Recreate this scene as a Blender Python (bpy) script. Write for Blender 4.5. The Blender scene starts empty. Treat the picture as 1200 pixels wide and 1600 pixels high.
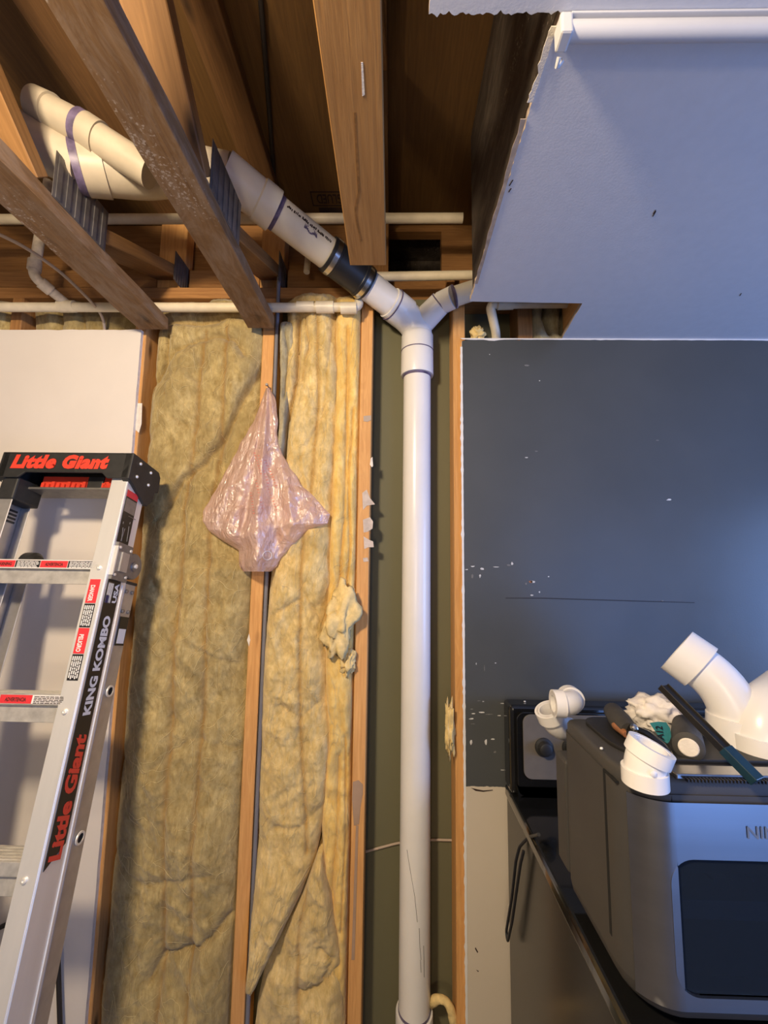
import bpy, bmesh, math, random
from mathutils import Vector, Matrix, noise, Quaternion
random.seed(7)
SC = bpy.context.scene
COL = SC.collection
W, H = 1200.0, 1600.0
# ------------------------------------------------------------------ camera
F = 640.0                                   # focal length in pixels of the 1200x1600 frame
CAM = Vector((0.0, -1.25, 1.70))
PITCH, YAW, ROLL = math.radians(6.2), math.radians(1.1), math.radians(0.75)
fwd = Vector((-math.sin(YAW)*math.cos(PITCH), math.cos(YAW)*math.cos(PITCH), math.sin(PITCH)))
rt0 = Vector((math.cos(YAW), math.sin(YAW), 0.0))
up0 = rt0.cross(fwd)
RT = (rt0*math.cos(ROLL) + up0*math.sin(ROLL)).normalized()
UP = RT.cross(fwd).normalized()
cd = bpy.data.cameras.new('camera'); cam = bpy.data.objects.new('camera', cd); COL.objects.link(cam)
cd.sensor_fit = 'VERTICAL'; cd.sensor_height = 36.0; cd.lens = F*36.0/H
cd.clip_start = 0.02; cd.clip_end = 60
cm = Matrix((RT, UP, -fwd)).transposed().to_4x4(); cm.translation = CAM
cam.matrix_world = cm
SC.camera = cam
# ------------------------------------------------------------------ world, lights, exposure
wd = bpy.data.worlds.new('world'); SC.world = wd; wd.use_nodes = True
wd.node_tree.nodes['Background'].inputs[0].default_value = (0.55, 0.68, 1.0, 1)
wd.node_tree.nodes['Background'].inputs[1].default_value = 0.2
SC.view_settings.view_transform = 'Standard'; SC.view_settings.look = 'None'
SC.view_settings.exposure = 0.0; SC.view_settings.gamma = 1.0
SC.view_settings.use_curve_mapping = False

def area_light(name, loc, target, sx, sy, power, color):
    l = bpy.data.lights.new(name, 'AREA'); l.shape = 'RECTANGLE'; l.size = sx; l.size_y = sy
    l.energy = power; l.color = color
    o = bpy.data.objects.new(name, l); COL.objects.link(o); o.location = loc
    o.rotation_euler = (Vector(target)-Vector(loc)).to_track_quat('-Z', 'Y').to_euler()
    return o
# daylight in the glazed door behind the camera, on the right
area_light('daylight_door', (2.0, -3.02, 1.05), (2.0, 0.0, 1.05), 1.3, 1.9, 27, (0.18, 0.38, 1.0))
# daylight in the window of the right-hand wall
area_light('daylight_window', (2.66, -1.15, 1.45), (0.0, -1.15, 1.45), 1.0, 1.1, 46, (0.24, 0.44, 1.0))
def warm_light(loc, power, color, radius):
    l = bpy.data.lights.new('warm_light', 'POINT'); l.energy = power; l.color = color; l.shadow_soft_size = radius
    o = bpy.data.objects.new('warm_light', l); COL.objects.link(o); o.location = loc
LAMP = Vector((-0.52, -1.42, 2.345))
warm_light(LAMP, 112, (1.0, 0.80, 0.55), 0.075)
FILL_LAMP = Vector((-0.25, -2.50, 1.50))
warm_light(FILL_LAMP, 24, (1.0, 0.80, 0.56), 0.10)  # added warm fill to lift the shadows, from no seen lamp

# ------------------------------------------------------------------ pixel -> point helpers
def ray(px, py):
    return (fwd*F + RT*(px-W/2) - UP*(py-H/2))
def at(px, py, Y=None, Z=None, X=None):
    r = ray(px, py)
    if Y is not None: t = (Y-CAM.y)/r.y
    elif Z is not None: t = (Z-CAM.z)/r.z
    else: t = (X-CAM.x)/r.x
    return CAM + r*t

# ------------------------------------------------------------------ materials
MATS = {}
def nt(name):
    m = bpy.data.materials.new(name); m.use_nodes = True
    t = m.node_tree; t.nodes.clear()
    out = t.nodes.new('ShaderNodeOutputMaterial'); b = t.nodes.new('ShaderNodeBsdfPrincipled')
    t.links.new(b.outputs[0], out.inputs[0]); MATS[name] = m
    return m, t, b, out
def sets(b, **k):
    for n, v in k.items():
        b.inputs[n.replace('_', ' ')].default_value = v
def rgb(c): return (c[0], c[1], c[2], 1.0)
def s2l(r, g, b):
    f = lambda v: (v/255/12.92) if v/255 <= 0.04045 else ((v/255+0.055)/1.055)**2.4
    return (f(r), f(g), f(b))
def coords(t, kind='Object', scale=(1, 1, 1), rnd=True):
    tc = t.nodes.new('ShaderNodeTexCoord'); mp = t.nodes.new('ShaderNodeMapping')
    mp.inputs['Scale'].default_value = scale
    if rnd:
        oi = t.nodes.new('ShaderNodeObjectInfo'); mu = t.nodes.new('ShaderNodeMath'); mu.operation = 'MULTIPLY'
        mu.inputs[1].default_value = 37.0; t.links.new(oi.outputs['Random'], mu.inputs[0])
        ad = t.nodes.new('ShaderNodeVectorMath'); ad.operation = 'ADD'
        t.links.new(tc.outputs[kind], ad.inputs[0]); t.links.new(mu.outputs[0], ad.inputs[1])
        t.links.new(ad.outputs[0], mp.inputs[0])
    else:
        t.links.new(tc.outputs[kind], mp.inputs[0])
    return mp.outputs[0]
def noi(t, vec, scale, detail=4, rough=0.55, dist=0.0):
    n = t.nodes.new('ShaderNodeTexNoise'); t.links.new(vec, n.inputs['Vector'])
    n.inputs['Scale'].default_value = scale; n.inputs['Detail'].default_value = detail
    n.inputs['Roughness'].default_value = rough; n.inputs['Distortion'].default_value = dist
    return n.outputs['Fac']
def ramp(t, fac, stops):
    r = t.nodes.new('ShaderNodeValToRGB'); e = r.color_ramp.elements
    while len(e) < len(stops): e.new(0.5)
    for i, (p, c) in enumerate(stops):
        e[i].position = p; e[i].color = rgb(c) if len(c) == 3 else c
    t.links.new(fac, r.inputs[0]); return r.outputs[0]
def mix(t, fac, a, b, mode='MIX'):
    n = t.nodes.new('ShaderNodeMix'); n.data_type = 'RGBA'; n.blend_type = mode
    for s, v in ((0, fac), (6, a), (7, b)):
        if isinstance(v, (int, float)): n.inputs[s].default_value = v
        elif isinstance(v, tuple): n.inputs[s].default_value = rgb(v)
        else: t.links.new(v, n.inputs[s])
    return n.outputs[2]
def bump(t, b, h, strength=0.3, dist=0.01):
    n = t.nodes.new('ShaderNodeBump'); n.inputs['Strength'].default_value = strength
    n.inputs['Distance'].default_value = dist
    t.links.new(h, n.inputs['Height']); t.links.new(n.outputs[0], b.inputs['Normal'])
def W3(v): return ((0, 0, 0), (v, v, v))

def plain(name, c, rough=0.5, metal=0.0, var=0.12, scale=12, bmp=0.0, stretch=(1, 1, 1), spec=None, coat=0.0, detail=5):
    m, t, b, o = nt(name)
    v = coords(t, scale=stretch)
    f = noi(t, v, scale, detail)
    col = ramp(t, f, [(0.25, tuple(x*(1-var) for x in c)), (0.75, tuple(min(1, x*(1+var)) for x in c))])
    t.links.new(col, b.inputs['Base Color'])
    sets(b, Roughness=rough, Metallic=metal)
    if spec is not None: b.inputs['Specular IOR Level'].default_value = spec
    if coat: b.inputs['Coat Weight'].default_value = coat
    if bmp:
        f2 = noi(t, v, scale*6, 3); bump(t, b, f2, bmp, 0.002)
    return m

def wood(name, light, dark, dust=None, dustamt=0.0, rough=0.7, stain_shade=None):
    m, t, b, o = nt(name)
    v = coords(t, scale=(1, 1, 0.045))
    v2 = coords(t, scale=(1, 1, 0.10))
    g1 = noi(t, v, 150, 6, 0.6, 0.3)
    g2 = noi(t, v2, 22, 3, 0.5, 1.2)
    wv = t.nodes.new('ShaderNodeMath'); wv.operation = 'SINE'
    mu = t.nodes.new('ShaderNodeMath'); mu.operation = 'MULTIPLY'; mu.inputs[1].default_value = 42.0
    t.links.new(g2, mu.inputs[0]); t.links.new(mu.outputs[0], wv.inputs[0])
    rng = ramp(t, wv.outputs[0], [(0.0, (0, 0, 0)), (1.0, (1, 1, 1))])
    c1 = ramp(t, g1, [(0.3, dark), (0.65, light)])
    mid = tuple((a*0.55+b2*0.45) for a, b2 in zip(light, dark))
    c2 = mix(t, 0.45, c1, mix(t, rng, mid, light))
    # knots
    vo = t.nodes.new('ShaderNodeTexVoronoi'); vo.inputs['Scale'].default_value = 9.0
    vk = coords(t, scale=(1, 1, 0.35)); t.links.new(vk, vo.inputs['Vector'])
    kn = ramp(t, vo.outputs['Distance'], [(0.04, (1, 1, 1)), (0.13, (0, 0, 0))])
    c3 = mix(t, kn, c2, tuple(x*0.35 for x in dark))
    oi = t.nodes.new('ShaderNodeObjectInfo')
    hs = ramp(t, oi.outputs['Random'], [(0.0, (0.86, 0.84, 0.82)), (1.0, (1.08, 1.06, 1.04))])
    c4 = mix(t, 1.0, c3, hs, 'MULTIPLY')
    if dust:
        vd = coords(t, scale=(1, 1, 0.4))
        d1 = noi(t, vd, 26, 8, 0.72, 0.8)
        dm = ramp(t, d1, [(0.44, (0, 0, 0)), (0.66, (dustamt,)*3)])
        c4 = mix(t, dm, c4, dust)
        d2 = noi(t, vd, 9, 5, 0.6)
        sm = ramp(t, d2, [(0.58, (0, 0, 0)), (0.72, (0.75,)*3)])
        c4 = mix(t, sm, c4, stain_shade or (0.035, 0.016, 0.008))
        d3 = noi(t, coords(t), 160, 3, 0.6)
        d4 = noi(t, vd, 7, 2, 0.5)
        mm = t.nodes.new('ShaderNodeMath'); mm.operation = 'MULTIPLY'; t.links.new(d3, mm.inputs[0]); t.links.new(d4, mm.inputs[1])
        sp = ramp(t, mm.outputs[0], [(0.37, (0, 0, 0)), (0.42, (0.55,)*3)])
        c4 = mix(t, sp, c4, (0.55, 0.48, 0.40))
    t.links.new(c4, b.inputs['Base Color']); sets(b, Roughness=rough)
    bump(t, b, g1, 0.25, 0.003)
    return m

wood('stud', (0.76, 0.42, 0.15), (0.52, 0.24, 0.07))
wood('stud_old', (0.40, 0.20, 0.065), (0.21, 0.09, 0.024))
wood('truss', (0.26, 0.145, 0.058), (0.12, 0.058, 0.02), dust=(0.30, 0.22, 0.15), dustamt=0.6)
wood('truss_clean', (0.40, 0.21, 0.065), (0.24, 0.11, 0.028))
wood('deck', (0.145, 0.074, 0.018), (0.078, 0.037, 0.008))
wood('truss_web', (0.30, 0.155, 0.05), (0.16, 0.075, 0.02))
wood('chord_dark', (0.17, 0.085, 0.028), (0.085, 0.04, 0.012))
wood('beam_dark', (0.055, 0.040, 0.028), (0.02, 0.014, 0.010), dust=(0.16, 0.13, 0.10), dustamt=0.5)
plain('pvc', (0.80, 0.78, 0.76), 0.28, var=0.04, scale=8)
plain('pvc_old', (0.72, 0.66, 0.55), 0.34, var=0.10, scale=9, bmp=0.05)
plain('pvc_dusty_dim', (0.46, 0.40, 0.31), 0.42, var=0.16, scale=14, bmp=0.05)  # dusty cream, darkened further to imitate the weaker light among the trusses
plain('cpvc', (0.70, 0.61, 0.45), 0.4, var=0.14, scale=20)
plain('cpvc_dusty', (0.55, 0.47, 0.38), 0.7, var=0.25, scale=60)
plain('primer', (0.115, 0.09, 0.17), 0.45, var=0.5, scale=60)
plain('rubber', (0.012, 0.013, 0.017), 0.42, var=0.2)
plain('steel_band', (0.62, 0.60, 0.56), 0.25, 1.0, var=0.1)
plain('galv', (0.20, 0.19, 0.19), 0.5, 0.75, var=0.35, scale=25)
plain('white_wall', (0.74, 0.68, 0.62), 0.75, var=0.03, scale=6, bmp=0.06)
plain('room_wall', (0.22, 0.22, 0.22), 0.8, var=0.04, scale=4)
plain('floor', (0.13, 0.115, 0.10), 0.5, var=0.2, scale=3)
plain('ceil_paint', (0.64, 0.64, 0.66), 0.8, var=0.03, scale=40, bmp=0.12)
plain('gypsum', (0.74, 0.68, 0.60), 0.95, var=0.15, scale=60, bmp=0.4)
plain('paper_edge', (0.42, 0.33, 0.26), 0.95, var=0.3, scale=60)
plain('sheath', (0.135, 0.128, 0.072), 0.7, var=0.10, scale=4, stretch=(1, 1, 0.3))
plain('black_void', (0.004, 0.004, 0.004), 1.0)
plain('alu', (0.86, 0.85, 0.82), 0.38, 0.55, var=0.06, scale=30, stretch=(1, 1, 0.15), bmp=0.05)
plain('alu_dull', (0.52, 0.50, 0.48), 0.45, 0.75, var=0.12, scale=30)
plain('alu_tread', (0.66, 0.64, 0.60), 0.42, 0.6, var=0.22, scale=45, bmp=0.08)
plain('cast', (0.28, 0.27, 0.26), 0.5, 0.8, var=0.15, scale=60)
plain('black_plastic', (0.018, 0.018, 0.018), 0.55, var=0.35, scale=40, bmp=0.1)
plain('label_black', (0.010, 0.009, 0.010), 0.4)
plain('red_print', (0.75, 0.055, 0.03), 0.45, var=0.05)
plain('red_plastic', (0.62, 0.05, 0.025), 0.4, var=0.15)
plain('label_red', (0.68, 0.035, 0.045), 0.45, var=0.05)
plain('label_white', (0.76, 0.75, 0.74), 0.5, var=0.03)
plain('label_navy', (0.02, 0.02, 0.09), 0.5)
plain('black_gloss', (0.008, 0.008, 0.008), 0.10, var=0.2, coat=0.5)
plain('stove_side', (0.004, 0.004, 0.004), 0.22, var=0.4, scale=6)
plain('panel_taupe', (0.15, 0.135, 0.12), 0.35, var=0.12, scale=20)
plain('oven_grey', (0.050, 0.047, 0.044), 0.5, var=0.12, scale=8, bmp=0.08)
plain('oven_dark', (0.018, 0.017, 0.017), 0.45, var=0.2, scale=10)
plain('brushed', (0.42, 0.42, 0.43), 0.30, 1.0, var=0.06, scale=40, stretch=(0.03, 0.03, 1))
plain('dark_metal', (0.03, 0.027, 0.024), 0.45, 0.6, var=0.3)
plain('blue_paint', (0.005, 0.028, 0.045), 0.35, var=0.3, scale=60)
plain('teal_paper', (0.018, 0.17, 0.20), 0.8, var=0.12, scale=120)
plain('cloth_white', (0.74, 0.69, 0.64), 0.9, var=0.10, scale=40, bmp=0.4)
plain('grey_rubber', (0.045, 0.042, 0.038), 0.7, var=0.3, scale=50)
plain('brown_handle', (0.32, 0.13, 0.05), 0.5, var=0.3, scale=60)
plain('cable_grey', (0.17, 0.17, 0.20), 0.5, var=0.1)
plain('cable_dark', (0.02, 0.016, 0.014), 0.6)
plain('cable_tan', (0.42, 0.33, 0.26), 0.6)
plain('rail_white', (0.56, 0.56, 0.58), 0.45, var=0.03)
plain('ink', (0.030, 0.014, 0.010), 0.8)
plain('scuff_white', (0.60, 0.60, 0.60), 0.8, var=0.4, scale=300)
plain('scuff_grey', (0.17, 0.17, 0.17), 0.8, var=0.4, scale=300)
plain('glue', (0.40, 0.27, 0.18), 0.25, var=0.2)
plain('scrap', (0.56, 0.47, 0.40), 0.8, var=0.2, scale=60)
plain('wisp', (0.80, 0.66, 0.34), 0.6, var=0.2, scale=20)
plain('sap', (0.22, 0.10, 0.028), 0.5, var=0.4, scale=80)
plain('foam', (0.74, 0.56, 0.25), 0.95, var=0.25, scale=50, bmp=0.5)

def glass_mat():
    m, t, b, o = nt('oven_glass'); sets(b, Roughness=0.05, Base_Color=(0.07, 0.10, 0.15, 1), IOR=1.16)
    b.inputs['Transmission Weight'].default_value = 0.85
    m2, t2, b2, o2 = nt('door_glass'); sets(b2, Roughness=0.02, Base_Color=(0.9, 0.95, 1, 1)); b2.inputs['Transmission Weight'].default_value = 1.0
glass_mat()
def dark_wall():
    m, t, b, o = nt('dark_wall')
    v = coords(t, rnd=False)
    tc = t.nodes.new('ShaderNodeTexCoord'); sp = t.nodes.new('ShaderNodeSeparateXYZ'); t.links.new(tc.outputs['Object'], sp.inputs[0])
    n1 = noi(t, v, 3, 3); n2 = noi(t, v, 60, 3)
    dk = ramp(t, n1, [(0.3, (0.066, 0.071, 0.073)), (0.7, (0.080, 0.085, 0.087))])
    # lower edge of the dark paint
    ad = t.nodes.new('ShaderNodeMath'); ad.operation = 'MULTIPLY_ADD'; ad.inputs[1].default_value = 0.008
    t.links.new(n2, ad.inputs[0]); t.links.new(sp.outputs['Z'], ad.inputs[2])
    st = t.nodes.new('ShaderNodeMath'); st.operation = 'GREATER_THAN'; st.inputs[1].default_value = PAINT_Z+0.004
    t.links.new(ad.outputs[0], st.inputs[0])
    bg = ramp(t, n1, [(0.3, (0.60, 0.53, 0.43)), (0.7, (0.64, 0.57, 0.47))])
    t.links.new(mix(t, st.outputs[0], bg, dk), b.inputs['Base Color'])
    rr = ramp(t, noi(t, v, 5, 4), [(0.3, (0.30,)*3), (0.7, (0.38,)*3)])
    t.links.new(rr, b.inputs['Roughness'])
    bump(t, b, noi(t, v, 220, 2), 0.10, 0.001)
PAINT_Z = at(757, 1229, Y=0).z
dark_wall()
def fluff(name, hi, lo, brown):
    m, t, b, o = nt(name)
    v = coords(t)
    warp = t.nodes.new('ShaderNodeTexNoise'); warp.inputs['Scale'].default_value = 5; t.links.new(v, warp.inputs['Vector'])
    ad = t.nodes.new('ShaderNodeVectorMath'); ad.operation = 'MULTIPLY_ADD'; ad.inputs[1].default_value = (0.10,)*3
    t.links.new(warp.outputs['Color'], ad.inputs[0]); t.links.new(v, ad.inputs[2])
    mp = t.nodes.new('ShaderNodeMapping'); mp.inputs['Scale'].default_value = (1, 1, 0.30); mp.inputs['Rotation'].default_value = (0, 0.6, 0)
    t.links.new(ad.outputs[0], mp.inputs[0])
    f1a = noi(t, mp.outputs[0], 70, 10, 0.75, 0.1)
    f1b = noi(t, v, 28, 8, 0.68, 0.15)
    f1 = mix(t, 0.45, f1a, f1b)
    f2 = noi(t, v, 9, 6, 0.62, 0.2)
    c1 = ramp(t, f1, [(0.36, lo), (0.62, hi)])
    c2 = mix(t, ramp(t, f2, [(0.40, (0.55,)*3), (0.66, (0, 0, 0))]), c1, tuple((a*0.55+b2*0.2) for a, b2 in zip(lo, hi)))
    at_ = t.nodes.new('ShaderNodeAttribute'); at_.attribute_name = 'stain_shade'  # mask: rust-brown stripes plus painted darkening in the folds
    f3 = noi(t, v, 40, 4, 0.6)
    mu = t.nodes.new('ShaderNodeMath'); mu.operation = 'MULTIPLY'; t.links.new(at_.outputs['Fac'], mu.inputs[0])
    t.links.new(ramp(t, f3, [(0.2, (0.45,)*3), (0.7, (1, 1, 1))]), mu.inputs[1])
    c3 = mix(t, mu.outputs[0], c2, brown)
    t.links.new(c3, b.inputs['Base Color']); sets(b, Roughness=0.95)
    b.inputs['Specular IOR Level'].default_value = 0.15
    b.inputs['Sheen Weight'].default_value = 0.25
    bump(t, b, f1, 0.55, 0.012)
    return m
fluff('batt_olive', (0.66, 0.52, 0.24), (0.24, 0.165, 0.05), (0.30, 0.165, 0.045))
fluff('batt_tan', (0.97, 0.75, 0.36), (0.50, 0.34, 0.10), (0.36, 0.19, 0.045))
fluff('batt_yellow', (1.0, 0.76, 0.30), (0.74, 0.44, 0.09), (0.50, 0.22, 0.03))
fluff('batt_grey', (0.56, 0.50, 0.32), (0.26, 0.21, 0.11), (0.12, 0.08, 0.04))
def bag_mat():
    m, t, b, o = nt('bag_film')
    v = coords(t)
    tr = t.nodes.new('ShaderNodeBsdfTranslucent'); tr.inputs[0].default_value = (0.98, 0.76, 0.66, 1)
    tp = t.nodes.new('ShaderNodeBsdfTransparent'); tp.inputs[0].default_value = (0.95, 0.86, 0.82, 1)
    sets(b, Base_Color=(0.97, 0.72, 0.61, 1), Roughness=0.25)
    b.inputs['Coat Weight'].default_value = 1.0
    b.inputs['Coat Roughness'].default_value = 0.2
    vo = t.nodes.new('ShaderNodeTexVoronoi'); vo.feature = 'DISTANCE_TO_EDGE'; vo.inputs['Scale'].default_value = 16
    mp = t.nodes.new('ShaderNodeMapping'); mp.inputs['Scale'].default_value = (1, 1, 0.5); t.links.new(v, mp.inputs[0])
    ds = noi(t, mp.outputs[0], 14, 4, 0.6, 0.5)
    av = t.nodes.new('ShaderNodeVectorMath'); av.operation = 'ADD'; t.links.new(mp.outputs[0], av.inputs[0])
    sc = t.nodes.new('ShaderNodeMath'); sc.operation = 'MULTIPLY'; sc.inputs[1].default_value = 0.10; t.links.new(ds, sc.inputs[0]); t.links.new(sc.outputs[0], av.inputs[1])
    t.links.new(av.outputs[0], vo.inputs['Vector'])
    h = mix(t, 0.5, vo.outputs['Distance'], noi(t, mp.outputs[0], 30, 5, 0.6, 1.0))
    bump(t, b, h, 0.9, 0.03)
    for l_ in list(t.links):
        if l_.to_socket.name == 'Normal' and l_.to_node == b: t.links.new(l_.from_socket, b.inputs['Coat Normal'])
    m1 = t.nodes.new('ShaderNodeMixShader'); m1.inputs[0].default_value = 0.40
    m2 = t.nodes.new('ShaderNodeMixShader'); m2.inputs[0].default_value = 0.30
    t.links.new(b.outputs[0], m1.inputs[1]); t.links.new(tr.outputs[0], m1.inputs[2])
    t.links.new(m1.outputs[0], m2.inputs[1]); t.links.new(tp.outputs[0], m2.inputs[2])
    gs = t.nodes.new('ShaderNodeBsdfGlossy'); gs.inputs['Roughness'].default_value = 0.24; gs.inputs[0].default_value = (1, 1, 1, 1)
    for l_ in list(t.links):
        if l_.to_socket.name == 'Normal' and l_.to_node == b: t.links.new(l_.from_socket, gs.inputs['Normal'])
    m3 = t.nodes.new('ShaderNodeMixShader'); m3.inputs[0].default_value = 0.13
    t.links.new(m2.outputs[0], m3.inputs[1]); t.links.new(gs.outputs[0], m3.inputs[2])
    t.links.new(m3.outputs[0], o.inputs[0])
bag_mat()
plain('bag_print', (0.62, 0.22, 0.18), 0.4)

# ------------------------------------------------------------------ mesh helpers
def tag(o, label=None, cat=None, group=None, kind=None):
    if label: o['label'] = label
    if cat: o['category'] = cat
    if group: o['group'] = group
    if kind: o['kind'] = kind
    return o
def empty(name, loc, label=None, cat=None, group=None, kind=None):
    o = bpy.data.objects.new(name, None); COL.objects.link(o); o.location = loc
    o.empty_display_size = 0.05
    o['_loc'] = 0
    del o['_loc']
    return tag(o, label, cat, group, kind)
def root_offset(o):
    v = Vector((0, 0, 0))
    while o is not None:
        v += Vector(o.location); o = o.parent
    return v
def link(o, parent, mw):
    """link with world matrix mw below parent (parents carry translation only)"""
    COL.objects.link(o)
    if parent is not None:
        o.parent = parent
        pm = Matrix.Identity(4); q = parent
        while q is not None:
            pm = q.matrix_basis @ pm; q = q.parent
        o.matrix_basis = pm.inverted() @ mw
    else:
        o.matrix_basis = mw
    return o
class MB:
    def __init__(s): s.v = []; s.f = []; s.mi = []
    def add(s, vs, fs, mi=0):
        n = len(s.v); s.v += [Vector(p) for p in vs]; s.f += [tuple(i+n for i in f) for f in fs]; s.mi += [mi]*len(fs); return s
    def box(s, c, size, rot=None, mi=0):
        c = Vector(c); hx, hy, hz = [q/2 for q in size]
        vs = [Vector((x, y, z)) for z in (-hz, hz) for y in (-hy, hy) for x in (-hx, hx)]
        if rot is not None: vs = [rot @ p for p in vs]
        return s.add([c+p for p in vs], [(0, 2, 3, 1), (4, 5, 7, 6), (0, 1, 5, 4), (2, 6, 7, 3), (0, 4, 6, 2), (1, 3, 7, 5)], mi)
    def boxmm(s, a, b, mi=0):
        a, b = Vector(a), Vector(b); return s.box((a+b)/2, tuple(abs(q) for q in (b-a)), None, mi)
    def tube(s, pts, r, seg=16, caps=True, mi=0):
        pts = [Vector(p) for p in pts]; n = len(pts); rs = r if isinstance(r, (list, tuple)) else [r]*n
        tg = []
        for i in range(n):
            d = (pts[min(i+1, n-1)]-pts[max(i-1, 0)])
            if d.length < 1e-9: d = tg[-1].copy() if tg else Vector((0, 0, 1))
            tg.append(d.normalized())
        a = Vector((0, 0, 1)) if abs(tg[0].z) < 0.9 else Vector((0, 1, 0))
        u = (a - tg[0]*a.dot(tg[0])).normalized(); vs = []
        for i in range(n):
            if i: 
                q = tg[i-1].rotation_difference(tg[i]); u = (q @ u); u = (u - tg[i]*u.dot(tg[i])).normalized()
            w = tg[i].cross(u)
            for k in range(seg):
                an = 2*math.pi*k/seg; vs.append(pts[i] + (u*math.cos(an)+w*math.sin(an))*rs[i])
        fs = [(i*seg+k, i*seg+(k+1) % seg, (i+1)*seg+(k+1) % seg, (i+1)*seg+k) for i in range(n-1) for k in range(seg)]
        if caps: fs += [tuple(reversed(range(seg))), tuple((n-1)*seg+k for k in range(seg))]
        return s.add(vs, fs, mi)
    def pipe(s, pts, ro, ri, seg=24, mi=0):
        """hollow tube, outer and inner radii, open ends with rims"""
        a = MB().tube(pts, ro, seg, False); b = MB().tube(pts, ri, seg, False)
        n = len(a.v); s0 = len(s.v)
        s.add(a.v, a.f, mi); s.add(b.v, [tuple(reversed(f)) for f in b.f], mi)
        L = n-seg
        for k in range(seg):
            k2 = (k+1) % seg
            s.f.append((s0+k2, s0+k, s0+n+k, s0+n+k2)); s.mi.append(mi)
            s.f.append((s0+L+k, s0+L+k2, s0+n+L+k2, s0+n+L+k)); s.mi.append(mi)
        return s
    def lathe(s, p0, axis, prof, seg=24, mi=0):
        """prof: list of (t along axis, radius)"""
        axis = Vector(axis).normalized(); p0 = Vector(p0)
        a = Vector((0, 0, 1)) if abs(axis.z) < 0.9 else Vector((1, 0, 0))
        u = (a-axis*a.dot(axis)).normalized(); w = axis.cross(u); vs = []
        for t_, r in prof:
            for k in range(seg):
                an = 2*math.pi*k/seg; vs.append(p0+axis*t_+(u*math.cos(an)+w*math.sin(an))*max(r, 1e-5))
        n = len(prof)
        fs = [(i*seg+k, i*seg+(k+1) % seg, (i+1)*seg+(k+1) % seg, (i+1)*seg+k) for i in range(n-1) for k in range(seg)]
        fs += [tuple(reversed(range(seg))), tuple((n-1)*seg+k for k in range(seg))]
        return s.add(vs, fs, mi)
    def prism(s, poly, d, mi=0, side_mi=None):
        """poly: list of 3-D points in a plane, d: extrusion vector"""
        n = len(poly); d = Vector(d); poly = [Vector(p) for p in poly]
        s.add(poly+[p+d for p in poly], [tuple(reversed(range(n))), tuple(range(n, 2*n))], mi)
        k = len(s.v)-2*n
        for i in range(n):
            j = (i+1) % n; s.f.append((k+i, k+j, k+n+j, k+n+i)); s.mi.append(mi if side_mi is None else side_mi)
        return s
    def build(s, name, mats, parent=None, smooth=None, bevel=0.0, bseg=2, frame=None, fix=True, attr=None):
        if isinstance(mats, str): mats = [mats]
        if frame is None:
            lo = [min(p[i] for p in s.v) for i in range(3)]; hi = [max(p[i] for p in s.v) for i in range(3)]
            org = Vector(((lo[0]+hi[0])/2, (lo[1]+hi[1])/2, lo[2])); mw = Matrix.Translation(org)
        else: mw = frame
        inv = mw.inverted()
        me = bpy.data.meshes.new(name); me.from_pydata([inv @ p for p in s.v], [], s.f)
        for m in mats: me.materials.append(MATS[m])
        for p, k in zip(me.polygons, s.mi): p.material_index = k
        if fix or bevel:
            bm = bmesh.new(); bm.from_mesh(me)
            if fix: bmesh.ops.recalc_face_normals(bm, faces=bm.faces)
            if bevel:
                es = [e for e in bm.edges if len(e.link_faces) == 2 and e.calc_face_angle(0) > 0.6]
                bmesh.ops.bevel(bm, geom=es, offset=bevel, segments=bseg, profile=0.5, affect='EDGES', clamp_overlap=True)
            bm.to_mesh(me); bm.free()
        if smooth is not None:
            me.shade_smooth() if hasattr(me, 'shade_smooth') else None
            for p in me.polygons: p.use_smooth = True
            if smooth < 179: me.set_sharp_from_angle(angle=math.radians(smooth))
        if attr is not None:
            a = me.attributes.new('stain_shade', 'FLOAT', 'POINT'); a.data.foreach_set('value', attr)
        o = bpy.data.objects.new(name, me)
        return link(o, parent, mw)
def frame_z(p0, p1, hint=(1, 0, 0)):
    z = (Vector(p1)-Vector(p0)).normalized(); h = Vector(hint); x = (h-z*h.dot(z)).normalized(); y = z.cross(x)
    m = Matrix((x, y, z)).transposed().to_4x4(); m.translation = Vector(p0); return m
def beam(name, p0, p1, w, t, mat, parent=None, hint=(1, 0, 0), bevel=0.002, rough=0.0):
    """lumber from p0 to p1 (axis through the section's centre), w along hint, t across"""
    L = (Vector(p1)-Vector(p0)).length; m = frame_z(p0, p1, hint); mb = MB()
    if rough:
        n = max(6, int(L/0.06)); ring = []
        for i in range(n+1):
            z = L*i/n
            for sx, sy in ((-1, -1), (1, -1), (1, 1), (-1, 1)):
                j = noise.noise(Vector((z*9+w*77, sx*3.1, sy*5.7)))*rough
                ring.append(Vector((sx*(w/2+j), sy*(t/2), z)))
        fs = [(i*4+k, i*4+(k+1) % 4, i*4+4+(k+1) % 4, i*4+4+k) for i in range(n) for k in range(4)]
        fs += [(3, 2, 1, 0), (n*4, n*4+1, n*4+2, n*4+3)]
        mb.add([m @ p for p in ring], fs)
    else:
        mb.box((0, 0, L/2), (w, t, L)); mb.v = [m @ p for p in mb.v]
    return mb.build(name, mat, parent, bevel=bevel, bseg=1, frame=m)
def arc(p0, p1, p2, r, n=7):
    """round the corner p1 of p0-p1-p2, returns points"""
    p0, p1, p2 = Vector(p0), Vector(p1), Vector(p2)
    a = (p0-p1).normalized(); b = (p2-p1).normalized(); q0 = p1+a*r; q2 = p1+b*r
    return [q0*(1-t)**2+p1*2*t*(1-t)+q2*t*t for t in [i/(n-1) for i in range(n)]]
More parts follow.
